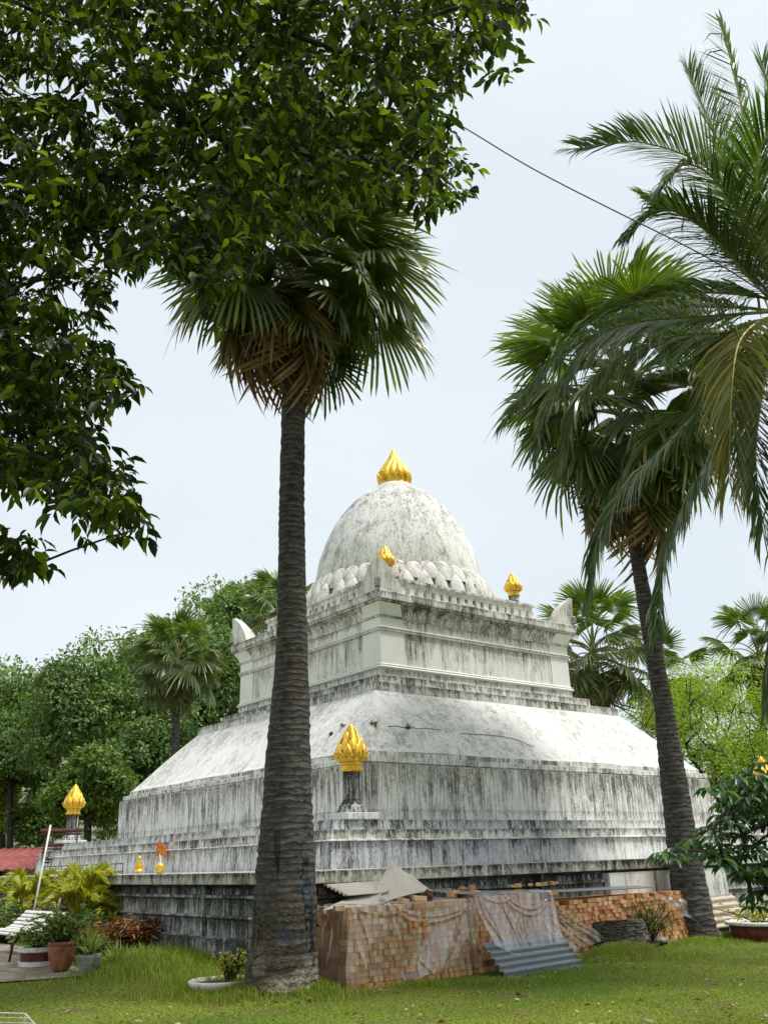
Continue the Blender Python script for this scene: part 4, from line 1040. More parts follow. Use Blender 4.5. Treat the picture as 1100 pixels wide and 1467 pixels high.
tag(mb.out('plastic_sheet', M_plastic, None, True), 'clear plastic sheet sliding off the far right end of the bricks', 'plastic sheet')

def corrug(name, label, o, ux, uy, L, Wd, nw, amp, m, cat, bend=None, thick=.006, along=True):
    """o corner, ux unit along ridges (length L), uy unit across (width Wd)"""
    ux, uy = nrm(np.array(ux, float)), nrm(np.array(uy, float)); n_ = np.cross(ux, uy); mb = MB(); o = np.array(o, float)
    def fn(u, v):
        p = o+ux*L*u+uy*Wd*v+n_*(amp*math.sin(v*nw*2*PI))
        if bend: p = p+np.array(bend(u, v))
        return p
    mb.grid(fn, 14, nw*8); ob = mb.out(name, m, None, True); solid(ob, thick); tag(ob, label, cat); return ob
# zinc sheet leaning at the foot
a = PY(687, 1364, -9.50); b = PY(795, 1338, -9.42); c_ = G(700, 1403)
corrug('corrugated_sheet', 'grey corrugated metal sheet leaning low against the bricks', np.array([-6.40, -9.42, .44]), (1, .03, .012), (0, -.44, -.43), 1.72, .66, 6, .03, M_zinc, 'corrugated sheet')
# sheets lying on the stacks
zt = 1.07
corrug('corrugated_sheet', 'weathered corrugated sheet lying flat on the left brick stack near the palm', (-8.5, -9.0, 1.16), (1, .02, .015), (.02, 1, .25), 1.5, .6, 6, .018, M_fibre, 'corrugated sheet')
mb = MB()    # bent fibre sheet with a peaked corner
A = [PY(462, 1305, -9.15), PY(520, 1312, -9.25), PY(620, 1277, -9.1), PY(505, 1284, -8.8), PY(552, 1266, -8.95), PY(606, 1268, -8.9), PY(573, 1240, -8.75), PY(590, 1252, -8.78)]
def tri(u, v):
    p00, p10, p01, p11 = A[0], A[2], (A[3]+np.array([.05, 0, .0])), A[7]
    p = p00*(1-u)*(1-v)+p10*u*(1-v)+p01*(1-u)*v+p11*u*v
    pk = max(0, 1-abs(u-.66)/.30)*max(0, (v-.15)/.85)**1.2; p = p+np.array([0, .02, .27*pk]); p = p+np.array([0, 0, .012*math.sin(u*9+v*4)])
    p = p-np.array([0, 0, .08*math.exp(-((u-.35)**2/.03+(v)**2/.05))])
    return p
mb.grid(tri, 30, 20); ob = mb.out('fibre_sheet', M_fibre, None, True); solid(ob, .008); tag(ob, 'buckled pale fibre sheet with a raised peak on top of the bricks', 'roofing sheet')
corrug('corrugated_sheet', 'flat pale corrugated sheet capping the middle and right brick stacks', (-6.5, -9.1, 1.10), (1, .06, -.03), (.0, 1, .05), 2.4, .55, 5, .012, M_zinc, 'corrugated sheet')
corrug('corrugated_sheet', 'long pale metal sheet lying over the far right brick stack', (-4.3, -8.96, 1.03), (1, .01, -.01), (0, 1, .05), 2.7, .45, 4, .012, M_zinc, 'corrugated sheet')
def loose(px, py, Y, lab, n=2, s=1):
    p = PY(px, py, Y)
    for k in range(n):
        pass
    return p
lb = [(486, 1301, -9.18, 'loose brick at the left front edge of the fibre sheet'), (577, 1291, -9.18, 'loose orange brick lying under the fibre sheet edge'), (600, 1287, -9.15, 'loose orange brick just left of the dark stone'), (647, 1282, -8.95, 'orange brick lying left of the two paired bricks'), (655, 1279, -8.85, 'orange brick lying right in the pair on the middle sheet'), (672, 1284, -9.0, 'broken orange brick tilted on the middle sheet'), (680, 1279, -8.95, 'small orange brick half on the middle sheet'), (721, 1281, -8.95, 'brown brick on the pale sheet above the metal sheet'), (740, 1279, -8.95, 'reddish brick in the row on the pale sheet'), (750, 1279, -8.9, 'pale brick in the row on the pale sheet'), (790, 1279, -9.0, 'red brick at the start of the right stack')]
for k, (x, y, Y, l) in enumerate(lb):
    p = PY(x, y, Y); m_ = MB(); a = rnd.uniform(-.5, .5); ti = rnd.uniform(-.15, .15); cs, sn = math.cos(a), math.sin(a)
    m_.box(p, (.105 if k % 3 else .07, .05, .035), np.array([[cs, -sn, ti], [sn, cs, 0], [-ti, 0, 1]]))
    ob = m_.out('loose_brick', M_brick); bevel(ob, .008); tag(ob, l, 'brick', 'loose bricks weighing down the sheets')
for k in range(16):
    x_ = rnd.choice((-6.3, -5.6, -5.0, -4.6, -8.2, -7.6))+rnd.uniform(-.3, .4); y_ = -8.95+rnd.uniform(-.15, .2); z_ = 1.14+rnd.uniform(0, .015)
    m_ = MB(); a = rnd.uniform(0, 3); cs, sn = math.cos(a), math.sin(a); ti = rnd.uniform(-.3, .3); h3 = (rnd.uniform(.03, .07), rnd.uniform(.025, .045), rnd.uniform(.015, .03))
    m_.box((x_, y_, z_+h3[2]), h3, np.array([[cs, -sn, ti], [sn, cs, 0], [-ti, 0, 1]])); ob = m_.out('brick_fragment', M_brick); bevel(ob, .006)
    tag(ob, 'small broken brick fragment strewn on the sheets over the brick stacks', 'brick fragment', 'broken brick fragments on the roofing sheets')
def rock(name, c, r, label, m, cat, seed, sq=(1, 1, .8)):
    rr = np.random.default_rng(seed); vs = []; n1, n2 = 12, 8
    ph = rr.uniform(0, 6, 6)
    for j in range(n2+1):
        t = PI*j/n2
        for k in range(n1):
            a = 2*PI*k/n1; q = 1+.14*math.sin(2*a+ph[0]+t*2)+.1*math.sin(3*a+ph[1])*math.sin(t*3+ph[2])+rr.uniform(-.05, .05)
            vs.append((c[0]+r*sq[0]*q*math.sin(t)*math.cos(a), c[1]+r*sq[1]*q*math.sin(t)*math.sin(a), c[2]+r*sq[2]*q*math.cos(t)))
    fs = [(j*n1+k, (j+1)*n1+k, (j+1)*n1+(k+1) % n1, j*n1+(k+1) % n1) for j in range(n2) for k in range(n1)]
    o = mesh(name, vs, fs, m, None, False); tag(o, label, cat); return o
rock('stone', PY(613, 1284, -9.1), .075, 'dark rounded stone sitting on the sheet at the middle of the pile', M_rust, 'stone', 4, (1, 1, 1.2))
# stub of a log poking out by the palm
mb = MB(); p = PY(462, 1318, -9.1); mb.tube([p, p+np.array([.05, .6, .02])], .085, 14, True, .05); tag(mb.out('log', M_logcut, None, False), 'dark round log end poking out between palm trunk and bricks', 'log')

# ------------------------------------------------------------------ cut palm stump, mounds, weeds
sp = G(895, 1364)+Fh*.22; sp[2] = float(zg(sp[0], sp[1]))
st = thing('palm_stump', 'shaggy cut palm stump lying in front of the right brick stack', 'stump', sp)
def stump(n=40):
    rr = np.random.default_rng(8); vs = []; fs = []; K = 26; H = .52
    for i in range(K):
        t = i/(K-1)
        for q in range(n):
            a = 2*PI*q/n; r = (.56-.05*t)*(1+.05*math.sin(3*a+1)+rr.uniform(-.07, .05))
            vs.append((sp[0]+r*1.05*math.cos(a)-.10*t, sp[1]+r*.95*math.sin(a), sp[2]-.05+t*H+.05*math.cos(a)*t-.07*math.cos(a-.6)*t))
    fs = [(i*n+q, i*n+(q+1) % n, (i+1)*n+(q+1) % n, (i+1)*n+q) for i in range(K-1) for q in range(n)]
    mesh('bark', vs, fs, M_logbark, st)
    tv = []; tf = []; 
    for j in range(5):
        s_ = 1-j/5
        for q in range(n):
            b_ = vs[(K-1)*n+q]; cx_, cy_ = sp[0]-.10, sp[1]
            tv.append((cx_+(b_[0]-cx_)*s_*.96, cy_+(b_[1]-cy_)*s_*.96, b_[2]-.01*(j % 2)-.03*(1-s_)+rr.uniform(-.012, .012)))
    tf = [(j*n+q, j*n+(q+1) % n, (j+1)*n+(q+1) % n, (j+1)*n+q) for j in range(4) for q in range(n)]+[tuple(4*n+q for q in range(n))]
    mesh('cut_top', tv, tf, M_logcut, st)
stump()
p = sp+np.array([-.05, -.1, .50]); m_ = MB(); m_.box(p, (.10, .05, .035), np.array([[.9, -.4, .1], [.4, .9, 0], [-.1, 0, 1]])); ob = m_.out('loose_brick', M_brick); bevel(ob, .008); tag(ob, 'red brick resting on top of the shaggy palm stump', 'brick', 'loose bricks weighing down the sheets')

def blades(cs, hs, ws, bend, rg, lean=None):
    """curved grass blades: base points, heights"""
    n = len(cs); a = rg.uniform(0, 2*PI, n); d = np.stack([np.cos(a), np.sin(a), 0*a], 1); s = np.stack([-np.sin(a), np.cos(a), 0*a], 1)
    hs = hs[:, None]; ws = ws[:, None]; be = (bend*rg.uniform(.3, 1.3, n))[:, None]; up = np.array([0, 0, 1.])
    p0 = cs; p1 = cs+up*hs*.5+d*hs*be*.25; p2 = cs+up*hs*(1-.25*be)+d*hs*be
    V = np.stack([p0-s*ws/2, p0+s*ws/2, p1-s*ws*.4, p1+s*ws*.4, p2], 1); return V.reshape(-1, 3)
BF = [(0, 1, 3, 2), (2, 3, 4)]
def mound(name, c, rx, ry, h, m=M_ground):
    mb = MB(); mb.grid(lambda u, v: (c[0]+(u-.5)*2*rx, c[1]+(v-.5)*2*ry, float(zg(c[0]+(u-.5)*2*rx, c[1]+(v-.5)*2*ry))-.02+h*max(0, 1-((u-.5)*2)**2-((v-.5)*2)**2)), 16, 16); return mb
MND = []
for nm, (x, y), rx, ry, h in (('a', (405, 1425), .85, .85, .16), ('b', (893, 1372), .95, .5, .17), ('c', (990, 1352), .9, .7, .08)):
    c = G(x, y); MND.append((c, rx, ry, h))
def zm(x, y):
    z = zg(x, y)
    for c, rx, ry, h in MND: z = np.maximum(z, zg(x, y)-.02+h*np.maximum(0, 1-((x-c[0])/rx)**2-((y-c[1])/ry)**2))
    return z
mb = MB()
for c, rx, ry, h in MND: q = mound('m', c, rx, ry, h); mb.add(q.v, q.f)
tag(mb.out('earth_mound', M_ground, None, True), kind='structure')
rg = np.random.default_rng(99)
def scatter(n, d0, d1, u0, u1, power=1.0):
    d = d0+(d1-d0)*rg.random(n)**power; u = rg.uniform(u0, u1, n)*(d/d1)
    x = CAM[0]+Fh[0]*d+Rh[0]*u; y = CAM[1]+Fh[1]*d+Rh[1]*u; return x, y
def ok(x, y):
    m = ~((x > -SL-.02) & (y > -SR-.02)); m &= ~((x > -8.7) & (x < -.2) & (y > -9.3) & (y < -8.4))
    P_ = np.array(PATH); c = np.zeros(len(x), bool); n = len(P_)
    for i in range(n):
        x1, y1 = P_[i]; x2, y2 = P_[(i+1) % n]
        cond = ((y1 > y) != (y2 > y)) & (x < (x2-x1)*(y-y1)/(y2-y1+1e-12)+x1); c ^= cond
    return m & ~c
x, y = scatter(230000, 9.0, 24, -12, 12, 1.35); k = ok(x, y); x, y = x[k], y[k]
cs = np.stack([x, y, zm(x, y)-.005], 1); n = len(x)
nz = np.sin(x*1.9+1)*np.sin(y*2.3)+np.sin(x*.8-y*1.1)
V1 = blades(cs, rg.uniform(.014, .034, n)*(1+.25*nz), rg.uniform(.005, .010, n), .8, rg)
# longer grass: against the wall at left, around the dish, at palm bases
T = []; H = []
def patch(px, py, rx, ry, n, h0, h1):
    c = G(px, py); a = rg.normal(size=(n, 2))*.5; xx = c[0]+Rh[0]*a[:, 0]*rx+Fh[0]*a[:, 1]*ry; yy = c[1]+Rh[1]*a[:, 0]*rx+Fh[1]*a[:, 1]*ry
    k = ok(xx, yy); xx, yy = xx[k], yy[k]; T.append(np.stack([xx, yy, zm(xx, yy)-.01], 1)); H.append(rg.uniform(h0, h1, len(xx)))
patch(250, 1375, 1.5, 1.2, 6000, .06, .27); patch(320, 1378, 1.3, 1.2, 8000, .10, .36); patch(200, 1385, 1.4, 1.0, 5000, .08, .22)
patch(330, 1405, 1.0, 1.0, 5000, .10, .28); patch(405, 1428, .95, .5, 5000, .05, .17); patch(350, 1428, .8, .5, 2500, .06, .20)
patch(893, 1373, 1.1, .5, 5000, .05, .15); patch(985, 1352, 1.1, .6, 4000, .04, .12); patch(600, 1412, 2.2, .3, 3500, .05, .12); patch(1060, 1343, 1.2, .5, 3500, .06, .16); patch(300, 1425, 1.0, .4, 2500, .05, .14)
T = np.concatenate(T); H = np.concatenate(H)
V2 = blades(T, H, H*.035+.004, .7, rg)
tag(npmesh('grass', np.concatenate([V1, V2]), 5, BF, M_grass), 'green lawn grass, short in front and long against the terrace wall', 'grass', kind='stuff')

rg = np.random.default_rng(123)
x, y = scatter(420, 9.3, 19, -7, 8, 1.2); k = ok(x, y); x, y = x[k], y[k]; n = len(x)
O = np.stack([x, y, zm(x, y)+.03], 1); Yd = rg.normal(size=(n, 3))*np.array([1, 1, .15]); Ls = rg.uniform(.05, .11, n)
tag(npmesh('fallen_leaves', leafverts(O, Yd, np.array([0, 0, 1.])+rg.normal(size=(n, 3))*.35, Ls, Ls*.45, LEAF8), 8, LEAF8F, leafmat('dry_fallen_leaf', [(0, (.14, .08, .03)), (.6, (.30, .20, .09)), (1, (.50, .44, .28))], .1, .7), None), 'dry brown leaves scattered over the lawn', 'fallen leaves', kind='stuff')
# generic plants
def plant(name, c, label, cat, m, n, L, Wd, h, spread, seed, group=None, stems=True, T=LEAF8, TF=LEAF8F, drp=.4, parent=None, stemr=.008):
    rg = np.random.default_rng(seed); c = np.array(c, float); root = parent or thing(name, label, cat, c, group)
    O = []; mb = MB(); ns = max(3, n//14)
    tips = [c+np.array([rg.normal()*spread*.5, rg.normal()*spread*.5, h*rg.uniform(.5, 1.0)]) for _ in range(ns)]
    for t in tips: mb.tube([c+(t-c)*np.array([.15, .15, 0]), (c+t)/2+np.array([0, 0, h*.08]), t], [stemr, stemr*.7, stemr*.4], 5, False)
    k = rg.integers(0, ns, n); tt = rg.uniform(.35, 1.05, n)
    O = np.array([c+(tips[i]-c)*np.array([t, t, t]) for i, t in zip(k, tt)])+rg.normal(size=(n, 3))*spread*.10
    Y = nrm(np.array([(tips[i]-c) for i in k])*np.array([1.2, 1.2, .2])+rg.normal(size=(n, 3))*np.array([.5, .5, .25])*max(h, spread)+np.array([0, 0, -drp*h*.2])); Z = np.array([0, 0, 1.])+rg.normal(size=(n, 3))*.4
    Ls = L*rg.uniform(.6, 1.25, n)
    npmesh('leaves', leafverts(O, Y, Z, Ls, Ls*Wd, T), len(T), TF, m, root, True)
    mb.out('stems', M_bark, root, True); return root
def strap(name, c, label, cat, m, n, L, Wd, seed, bend=1.0, parent=None, group=None):
    rg = np.random.default_rng(seed); c = np.array(c, float); V = []
    for k in range(n):
        a = rg.uniform(0, 2*PI); e = math.radians(rg.uniform(35, 85)); d = np.array([math.cos(a)*math.cos(e), math.sin(a)*math.cos(e), math.sin(e)]); l = L*rg.uniform(.6, 1.1); p = c+rg.normal(size=3)*np.array([.03, .03, 0])
        s = np.array([-math.sin(a), math.cos(a), 0]); pr_ = [p]
        for j in range(4): p = p+d*l/4; pr_.append(p); d = nrm(d+np.array([0, 0, -.28*bend]))
        w = Wd*rg.uniform(.8, 1.1)
        for j in range(4): ww = w*(.6, 1, .9, .6)[j]; V += [pr_[j]-s*ww/2, pr_[j]+s*ww/2]
        V.append(pr_[4])
    if parent is None:
        o = npmesh(name, V, 9, [(0, 1, 3, 2), (2, 3, 5, 4), (4, 5, 7, 6), (6, 7, 8)], m); tag(o, label, cat, group); return o
    return npmesh(name, V, 9, [(0, 1, 3, 2), (2, 3, 5, 4), (4, 5, 7, 6), (6, 7, 8)], m, parent)
# weeds on the bricks
wc = PY(920, 1330, -9.0); wc[2] = float(zg(wc[0], wc[1]))
plant('weed_bush', wc, 'feathery green weed growing against the right brick stack behind the stump', 'weed', M_weed, 2200, .05, .25, .72, .62, 71, T=LEAF4, TF=LEAF4F)
# tufts on the slope
for k, (x, y, l) in enumerate(((474, 1053, 'small green tuft on the slope left of the nearest gold bud'), (535, 1038, 'small green tuft on the slope ridge'), (583, 1044, 'small rounded green tuft on the right slope'), (491, 1041, 'small green tuft partly behind the nearest gold bud'))):
    best = None
    for q in range(100):
        zz = 3.65+1.4*q/100; ss = np.interp(zz, [p[1] for p in prof], [p[0] for p in prof])
        w = PY(x, y, -ss) if x > 531 else PX(x, y, -ss); e = abs(w[2]-zz)
        if best is None or e < best[0]: best = (e, w)
    plant('weed_tuft', best[1]-np.array([0, 0, .03]), l, 'weed', M_weed, 60, .06, .4, .09, .09, 300+k, 'weed tufts rooted in the stupa slope', T=LEAF4, TF=LEAF4F, stemr=.003)
# sprigs between the petals
for k, (x, y) in enumerate(((573, 822), )):
    plant('weed_tuft', P(x, y, 22.6), 'tiny weed sprig growing beside the nearest cornice horn', 'weed', M_weed, 40, .05, .4, .22, .06, 320+k, T=LEAF4, TF=LEAF4F, stemr=.003)

# ------------------------------------------------------------------ garden at left
# long grass handled above; low croton hedge
cp_ = G(190, 1368)
for k, (x, y, l) in enumerate(((165, 1366, 'reddish brown croton clump nearest the pots'), (188, 1364, 'reddish brown croton clump in the middle of the low row'), (212, 1362, 'reddish brown croton clump nearest the dark plinth corner'))):
    plant('croton', G(x, y), l, 'shrub', M_croton, 1100, .14, .3, .46, .62, 330+k, 'low reddish crotons at the foot of the wall')
def pot(name, c, label, prof, m, cat, soil=True, group=None, rimm=None):
    r = thing(name, label, cat, c, group); mb = MB(); mb.lathe([(p[0], c[2]+p[1]) for p in prof], (c[0], c[1]), 32); mb.out('pot_body', m, r, True)
    rr, hh = prof[-1][0], prof[-1][1]
    if soil: m2 = MB(); m2.lathe([(rr*.99, c[2]+hh-.01), (rr*.5, c[2]+hh+.012), (.01, c[2]+hh+.015)], (c[0], c[1]), 20); m2.out('soil', M_soil, r)
    return r
pc = G(87, 1390)
r1 = pot('terracotta_pot', pc, 'big terracotta pot with a leafy green plant beside the bench', [(.11, 0), (.145, .05), (.18, .15), (.20, .24), (.20, .32), (.19, .345), (.21, .352), (.215, .395), (.19, .397), (.18, .37)], M_terra, 'flower pot')
plant('p', pc+np.array([0, 0, .36]), '', '', M_weed, 420, .13, .45, .50, .42, 341, parent=None, stemr=.012).name = 'pot_plant'
o = bpy.data.objects['pot_plant']; tag(o, 'green leafy plant growing in the big terracotta pot', 'plant')
pc2 = G(126, 1396)
r2 = pot('grey_pot', pc2, 'small grey concrete pot right of the terracotta pot', [(.10, 0), (.12, .02), (.17, .22), (.18, .27), (.16, .27), (.14, .24)], M_conc, 'flower pot')
o = strap('variegated_plant', pc2+np.array([0, 0, .24]), 'yellow striped strap-leaved plant in the small grey pot', 'plant', M_varieg, 60, .48, .03, 342)
o = plant('leafy_plant', G(118, 1378), 'broad green leaves behind the small grey pot', 'plant', M_treeC, 260, .15, .5, .45, .4, 343)
strap('variegated_plant', G(165, 1385), 'low pale spidery plant right of the grey pot', 'plant', M_varieg, 70, .42, .022, 344)
# brick planter, white and maroon
bc = G(55, 1382); r3 = thing('planter', 'low white and maroon planter behind the terracotta pot', 'planter', bc)
mb = MB(); mb.lathe([(.30, bc[2]-.02), (.30, bc[2]+.06)], (bc[0], bc[1]), 28); mb.out('foot', M_white, r3)
mb = MB(); mb.lathe([(.27, bc[2]+.06), (.28, bc[2]+.19)], (bc[0], bc[1]), 28); mb.out('band', M_maroon, r3)
mb = MB(); mb.lathe([(.30, bc[2]+.19), (.32, bc[2]+.20), (.32, bc[2]+.26), (.26, bc[2]+.26), (.25, bc[2]+.2)], (bc[0], bc[1]), 28); mb.out('rim', M_white, r3)
plant('shrub', bc+np.array([0, 0, .22]), 'light green shrub spilling over the white and maroon planter', 'shrub', M_weed, 500, .10, .5, .38, .5, 345)
# slatted bench
ax = nrm(Rh*.65-Fh*.75); ay = nrm(Rh*.75+Fh*.65); L1 = .5; L0 = -1.3; bp = G(18, 1381)-ax*L1+ay*.30; bp[2] = float(zg(bp[0], bp[1]))
bn = thing('slatted_bench', 'white slatted garden bench with dark iron legs at the left edge', 'bench', bp)
z0 = bp[2]
# slats run along ax; seat then a reclining back
eprof = [(-.30, .40), (-.22, .43), (-.12, .43), (-.02, .42), (.08, .41), (.18, .42), (.25, .45), (.31, .50), (.37, .555), (.43, .61), (.49, .665)]
for k in range(len(eprof)):
    a, h = eprof[k]; q = eprof[min(k+1, len(eprof)-1)] if k < len(eprof)-1 else eprof[k]; q0 = eprof[max(0, k-1)]
    tdir = nrm(ay*(q[0]-q0[0])+np.array([0, 0, q[1]-q0[1]])); nd = np.cross(ax, tdir); cpt = bp+ax*(L0+L1)/2+ay*a; cpt[2] = z0+h
    m_ = MB(); m_.box(cpt, ((L1-L0)/2, .026, .011), np.stack([ax, tdir, nd], 1)); m_.out('slat', M_white, bn)
for xx in (L0+.15, L1-.12):
    m_ = MB(); pts = [bp+ax*xx+ay*a+np.array([0, 0, h-.03]) for a, h in eprof]; m_.tube(pts, .02, 6)
    for a in (-.26, .22): m_.tube([bp+ax*xx+ay*a+np.array([0, 0, .40]), bp+ax*xx+ay*(a*1.2)+np.array([0, 0, -.02])], .02, 6)
    m_.out('leg_frame', M_iron, bn, True)
# areca palms: little feather fronds
def areca(px, py, d, H, label, seed, n=15, lean=0):
    b = P(px, py, d); b[2] = float(zg(b[0], b[1])); r = thing('areca_palm', label, 'palm', b, 'yellow areca palms at the left end of the terrace'); rr = np.random.default_rng(seed)
    for k in range(n):
        a = 2*PI*k/n*2.39+rr.uniform(-.3, .3); rad = H*rr.uniform(.35, .75); hh = H*rr.uniform(.55, 1.0); d_ = np.array([math.cos(a), math.sin(a), 0])
        pts = [b+np.array([0, 0, .05]), b+d_*rad*.15+np.array([0, 0, hh*.55]), b+d_*rad*.5+np.array([0, 0, hh*.95]), b+d_*rad*.95+np.array([0, 0, hh*.85])]
        feather('frond', pts, M_areca, M_rachisY, r, .42*H/1.6, 40, .35, seed*50+k, .034, .35, .012, .35)
areca(40, 1300, 20.5, 1.35, 'yellow areca palm in front of the red roofed building', 51, 22)
areca(112, 1330, 18.6, 1.40, 'larger yellow areca palm between the pots and the terrace wall', 52, 28)
areca(160, 1335, 18.9, 1.0, 'small areca palm touching the terrace wall', 53, 16)
for k, (x, y, d, n_, L, h, s, m, l) in enumerate(((15, 1330, 20, 900, .10, .75, 1.0, M_treeC, 'dense green shrub behind the slatted bench'), (75, 1345, 18.7, 700, .09, .6, .6, M_treeC, 'green shrub between bench and areca palm'), (140, 1350, 18.2, 700, .10, .55, .6, M_treeB, 'dark green shrub under the larger areca palm'), (60, 1322, 19.5, 90, .09, .8, .4, M_red, 'pink flowering spray at the end of the bench'), (-30, 1330, 19, 700, .1, .8, .9, M_treeA, 'green shrub at the far left edge behind the bench'))):
    b = P(x, y, d); b[2] = float(zg(b[0], b[1])); plant('shrub', b, l, 'shrub', m, n_, L, .5, h, s, 360+k)
# leaning white pole, second pole, rusty barred frame
def stick(name, a, b, r, label, m, cat): m_ = MB(); m_.tube([a, (a+b)/2+np.array([0, 0, .0]), b], [r, r, r*.9], 8); o = m_.out(name, m, None, True); tag(o, label, cat)
a = P(51, 1295, 19.2); b = P(73, 1182, 19.6); a2 = a-(b-a)*.45; stick('white_pole', a2, b, .022, 'tall white pole leaning over the areca palms', M_white, 'pole')
a = P(87, 1285, 19.4); b = P(96, 1243, 19.5); a2 = a-(b-a)*1.0; stick('white_pole', a2, b, .025, 'short white pole standing between the two areca palms', M_white, 'pole')
fr_ = thing('rusty_frame', 'rusty barred metal rack in front of the far left pillar', 'rack', P(85, 1235, 26.0)*np.array([1, 1, 0])+np.array([0, 0, 1.49]))
for (x0, x1, y) in ((60, 119, 1190), (62, 110, 1211), (64, 112, 1230)):
    m_ = MB(); p0, p1 = P(x0, y, 26.0), P(x1, y-1, 25.4); m_.tube([p0, p1], .045, 4); m_.tube([p0-np.array([0, 0, .1]), p1-np.array([0, 0, .1])], .02, 4); m_.out('bar', M_rust, fr_)
for (x0, x1) in ((66, 66), (112, 112)):
    m_ = MB(); p0 = P(x0, 1187, 26-.012*(x0-60)); p1 = p0.copy(); p1[2] = 1.2; m_.tube([p0, p1], .022, 5); m_.out('upright', M_rust, fr_)
# offering rail and little shrine things on the terrace
rl = thing('low_railing', 'low dark iron railing on the terrace ledge with offerings behind it', 'railing', (-SL+.25, 1.0, 1.49))
m_ = MB()
for h in (.05, .2): m_.tube([(-SL+.25, -1.9, 1.49+h), (-SL+.25, 2.6, 1.49+h)], .010, 6)
m_.out('rail', M_iron, rl)
for k in range(13): m_ = MB(); y_ = -1.9+4.5*k/12; m_.tube([(-SL+.25, y_, 1.49), (-SL+.25, y_, 1.70)], .009, 5); m_.out('upright', M_iron, rl)
def figurine(px, py, X, hpx, label, group=None):
    p = PX(px, py, X); h = hpx*.0125; r = thing('gold_figurine', label, 'figurine', p, group)
    m_ = MB(); m_.lathe([(.09, p[2]), (.10, p[2]+.02), (.07, p[2]+.05), (.075, p[2]+.08)], (p[0], p[1]), 16); m_.out('base', M_gold, r)
    m_ = MB(); m_.lathe([(.07, p[2]+.08), (.085, p[2]+.12), (.05, p[2]+h*.45), (.065, p[2]+h*.55), (.03, p[2]+h*.66), (.042, p[2]+h*.78), (.03, p[2]+h*.88), (.006, p[2]+h)], (p[0], p[1]), 14); m_.out('seated_body', M_gold, r, True)
    return r
figurine(199, 1249, -SL+.5, 24, 'small gold seated figurine behind the low railing')
m_ = MB(); p = PX(229, 1252, -SL+.45); m_.lathe([(.05, p[2]), (.08, p[2]+.05), (.085, p[2]+.14), (.05, p[2]+.18), (.02, p[2]+.2)], (p[0], p[1]), 12); tag(m_.out('offering_bowl', M_gold, None, True), 'gold offering bowl at the right end of the low railing', 'bowl')
m_ = MB(); p = PX(231, 1219, -SL+1.4); m_.box(p, (.03, .17, .10)); m_.add([p+np.array([-.04, -.2, .1]), p+np.array([-.04, .2, .1]), p+np.array([-.04, 0, .22])], [(0, 1, 2)]); tag(m_.out('prayer_cloth', M_orange), 'small orange cloth bundle hung on the grey tier wall', 'cloth')
m_ = MB(); q = PX(231, 1250, -SL+.6); m_.tube([q, p-np.array([.02, 0, .05])], .010, 6); tag(m_.out('wooden_stake', M_white), 'thin pale stake under the orange cloth bundle', 'stake')
# concrete dish with a little tree
dc = G(314, 1424)+Fh*.12; dc[2] = float(zg(dc[0], dc[1]))
ds = thing('concrete_dish', 'shallow round white concrete planter dish left of the thick palm', 'planter', dc)
m_ = MB(); m_.lathe([(.28, dc[2]-.02), (.33, dc[2]+.02), (.42, dc[2]+.10), (.435, dc[2]+.14), (.415, dc[2]+.155), (.39, dc[2]+.15), (.37, dc[2]+.10)], (dc[0], dc[1]), 40); m_.out('bowl', M_whiteW, ds, True)
m_ = MB(); m_.lathe([(.385, dc[2]+.11), (.2, dc[2]+.125), (.02, dc[2]+.13)], (dc[0], dc[1]), 24); m_.out('soil', M_soil, ds)
plant('dwarf_shrub', dc+np.array([.1, -.06, .12]), 'small knobbly shrub with yellow green leaves in the concrete dish', 'shrub', M_areca, 170, .085, .45, .46, .32, 381, stemr=.022)
m_ = MB()
# white wire stool in the corner
wl = [P(-30, 1472, 10.6), P(37, 1450, 10.6), P(5, 1440, 11.2)]
h_ = .16; c0 = G(10, 1490); ws_ = thing('wire_stand', 'thin white wire stand in the bottom left corner of the lawn', 'stand', c0)
zt_ = .18; pA = CAM+ray(37, 1452)*((zt_-CAM[2])/ray(37, 1452)[2]); pB = CAM+ray(-70, 1449)*((zt_-CAM[2])/ray(-70, 1449)[2]); pC = CAM+ray(-60, 1478)*((zt_-CAM[2])/ray(-60, 1478)[2]); pD = pA+(pC-pB)
m_ = MB()
for a, b in ((pA, pB), (pB, pC), (pC, pD), (pD, pA)): m_.tube([a, b], .006, 6)
for t in (.25, .5, .75): m_.tube([pA*(1-t)+pD*t, pB*(1-t)+pC*t], .004, 5)
m_.out('wire_top', M_white, ws_)
for a in (pA, pB, pC, pD): m_ = MB(); g_ = a.copy(); g_[2] = float(zg(a[0], a[1]))-.01; m_.tube([a, g_], .006, 6); m_.out('leg', M_white, ws_)
# red roofed building
bd = 38; bo = P(-10, 1235, bd); bo[2] = 0
br = thing('red_roofed_building', 'low white building with faded red metal roofs behind the left garden', 'building', bo)
dx = nrm(Rh*1+Fh*.12); dy = nrm(np.cross([0, 0, 1.], dx))
def obx(c, hx, hy, hz, m, name, tilt=0):
    m_ = MB(); Mx = np.stack([dx, dy, np.array([0, 0, 1.])], 1)
    if tilt: c_, s_ = math.cos(tilt), math.sin(tilt); Mx = np.stack([dx, dy*c_+np.array([0, 0, s_]), np.array([0, 0, c_])-dy*s_], 1)
    m_.box(c, (hx, hy, hz), Mx); return m_.out(name, m, br)
def roofc(c, hx, hy, m, name, tilt):
    m_ = MB(); uy = dy*math.cos(tilt)+np.array([0, 0, math.sin(tilt)]); n_ = np.cross(dx, uy)
    m_.grid(lambda u, v: c+dx*(u-.5)*2*hx+uy*(v-.5)*2*hy+n_*.03*math.sin(u*hx*2*18), int(hx*36), 2); o = m_.out(name, m, br, True); solid(o, .04); return o
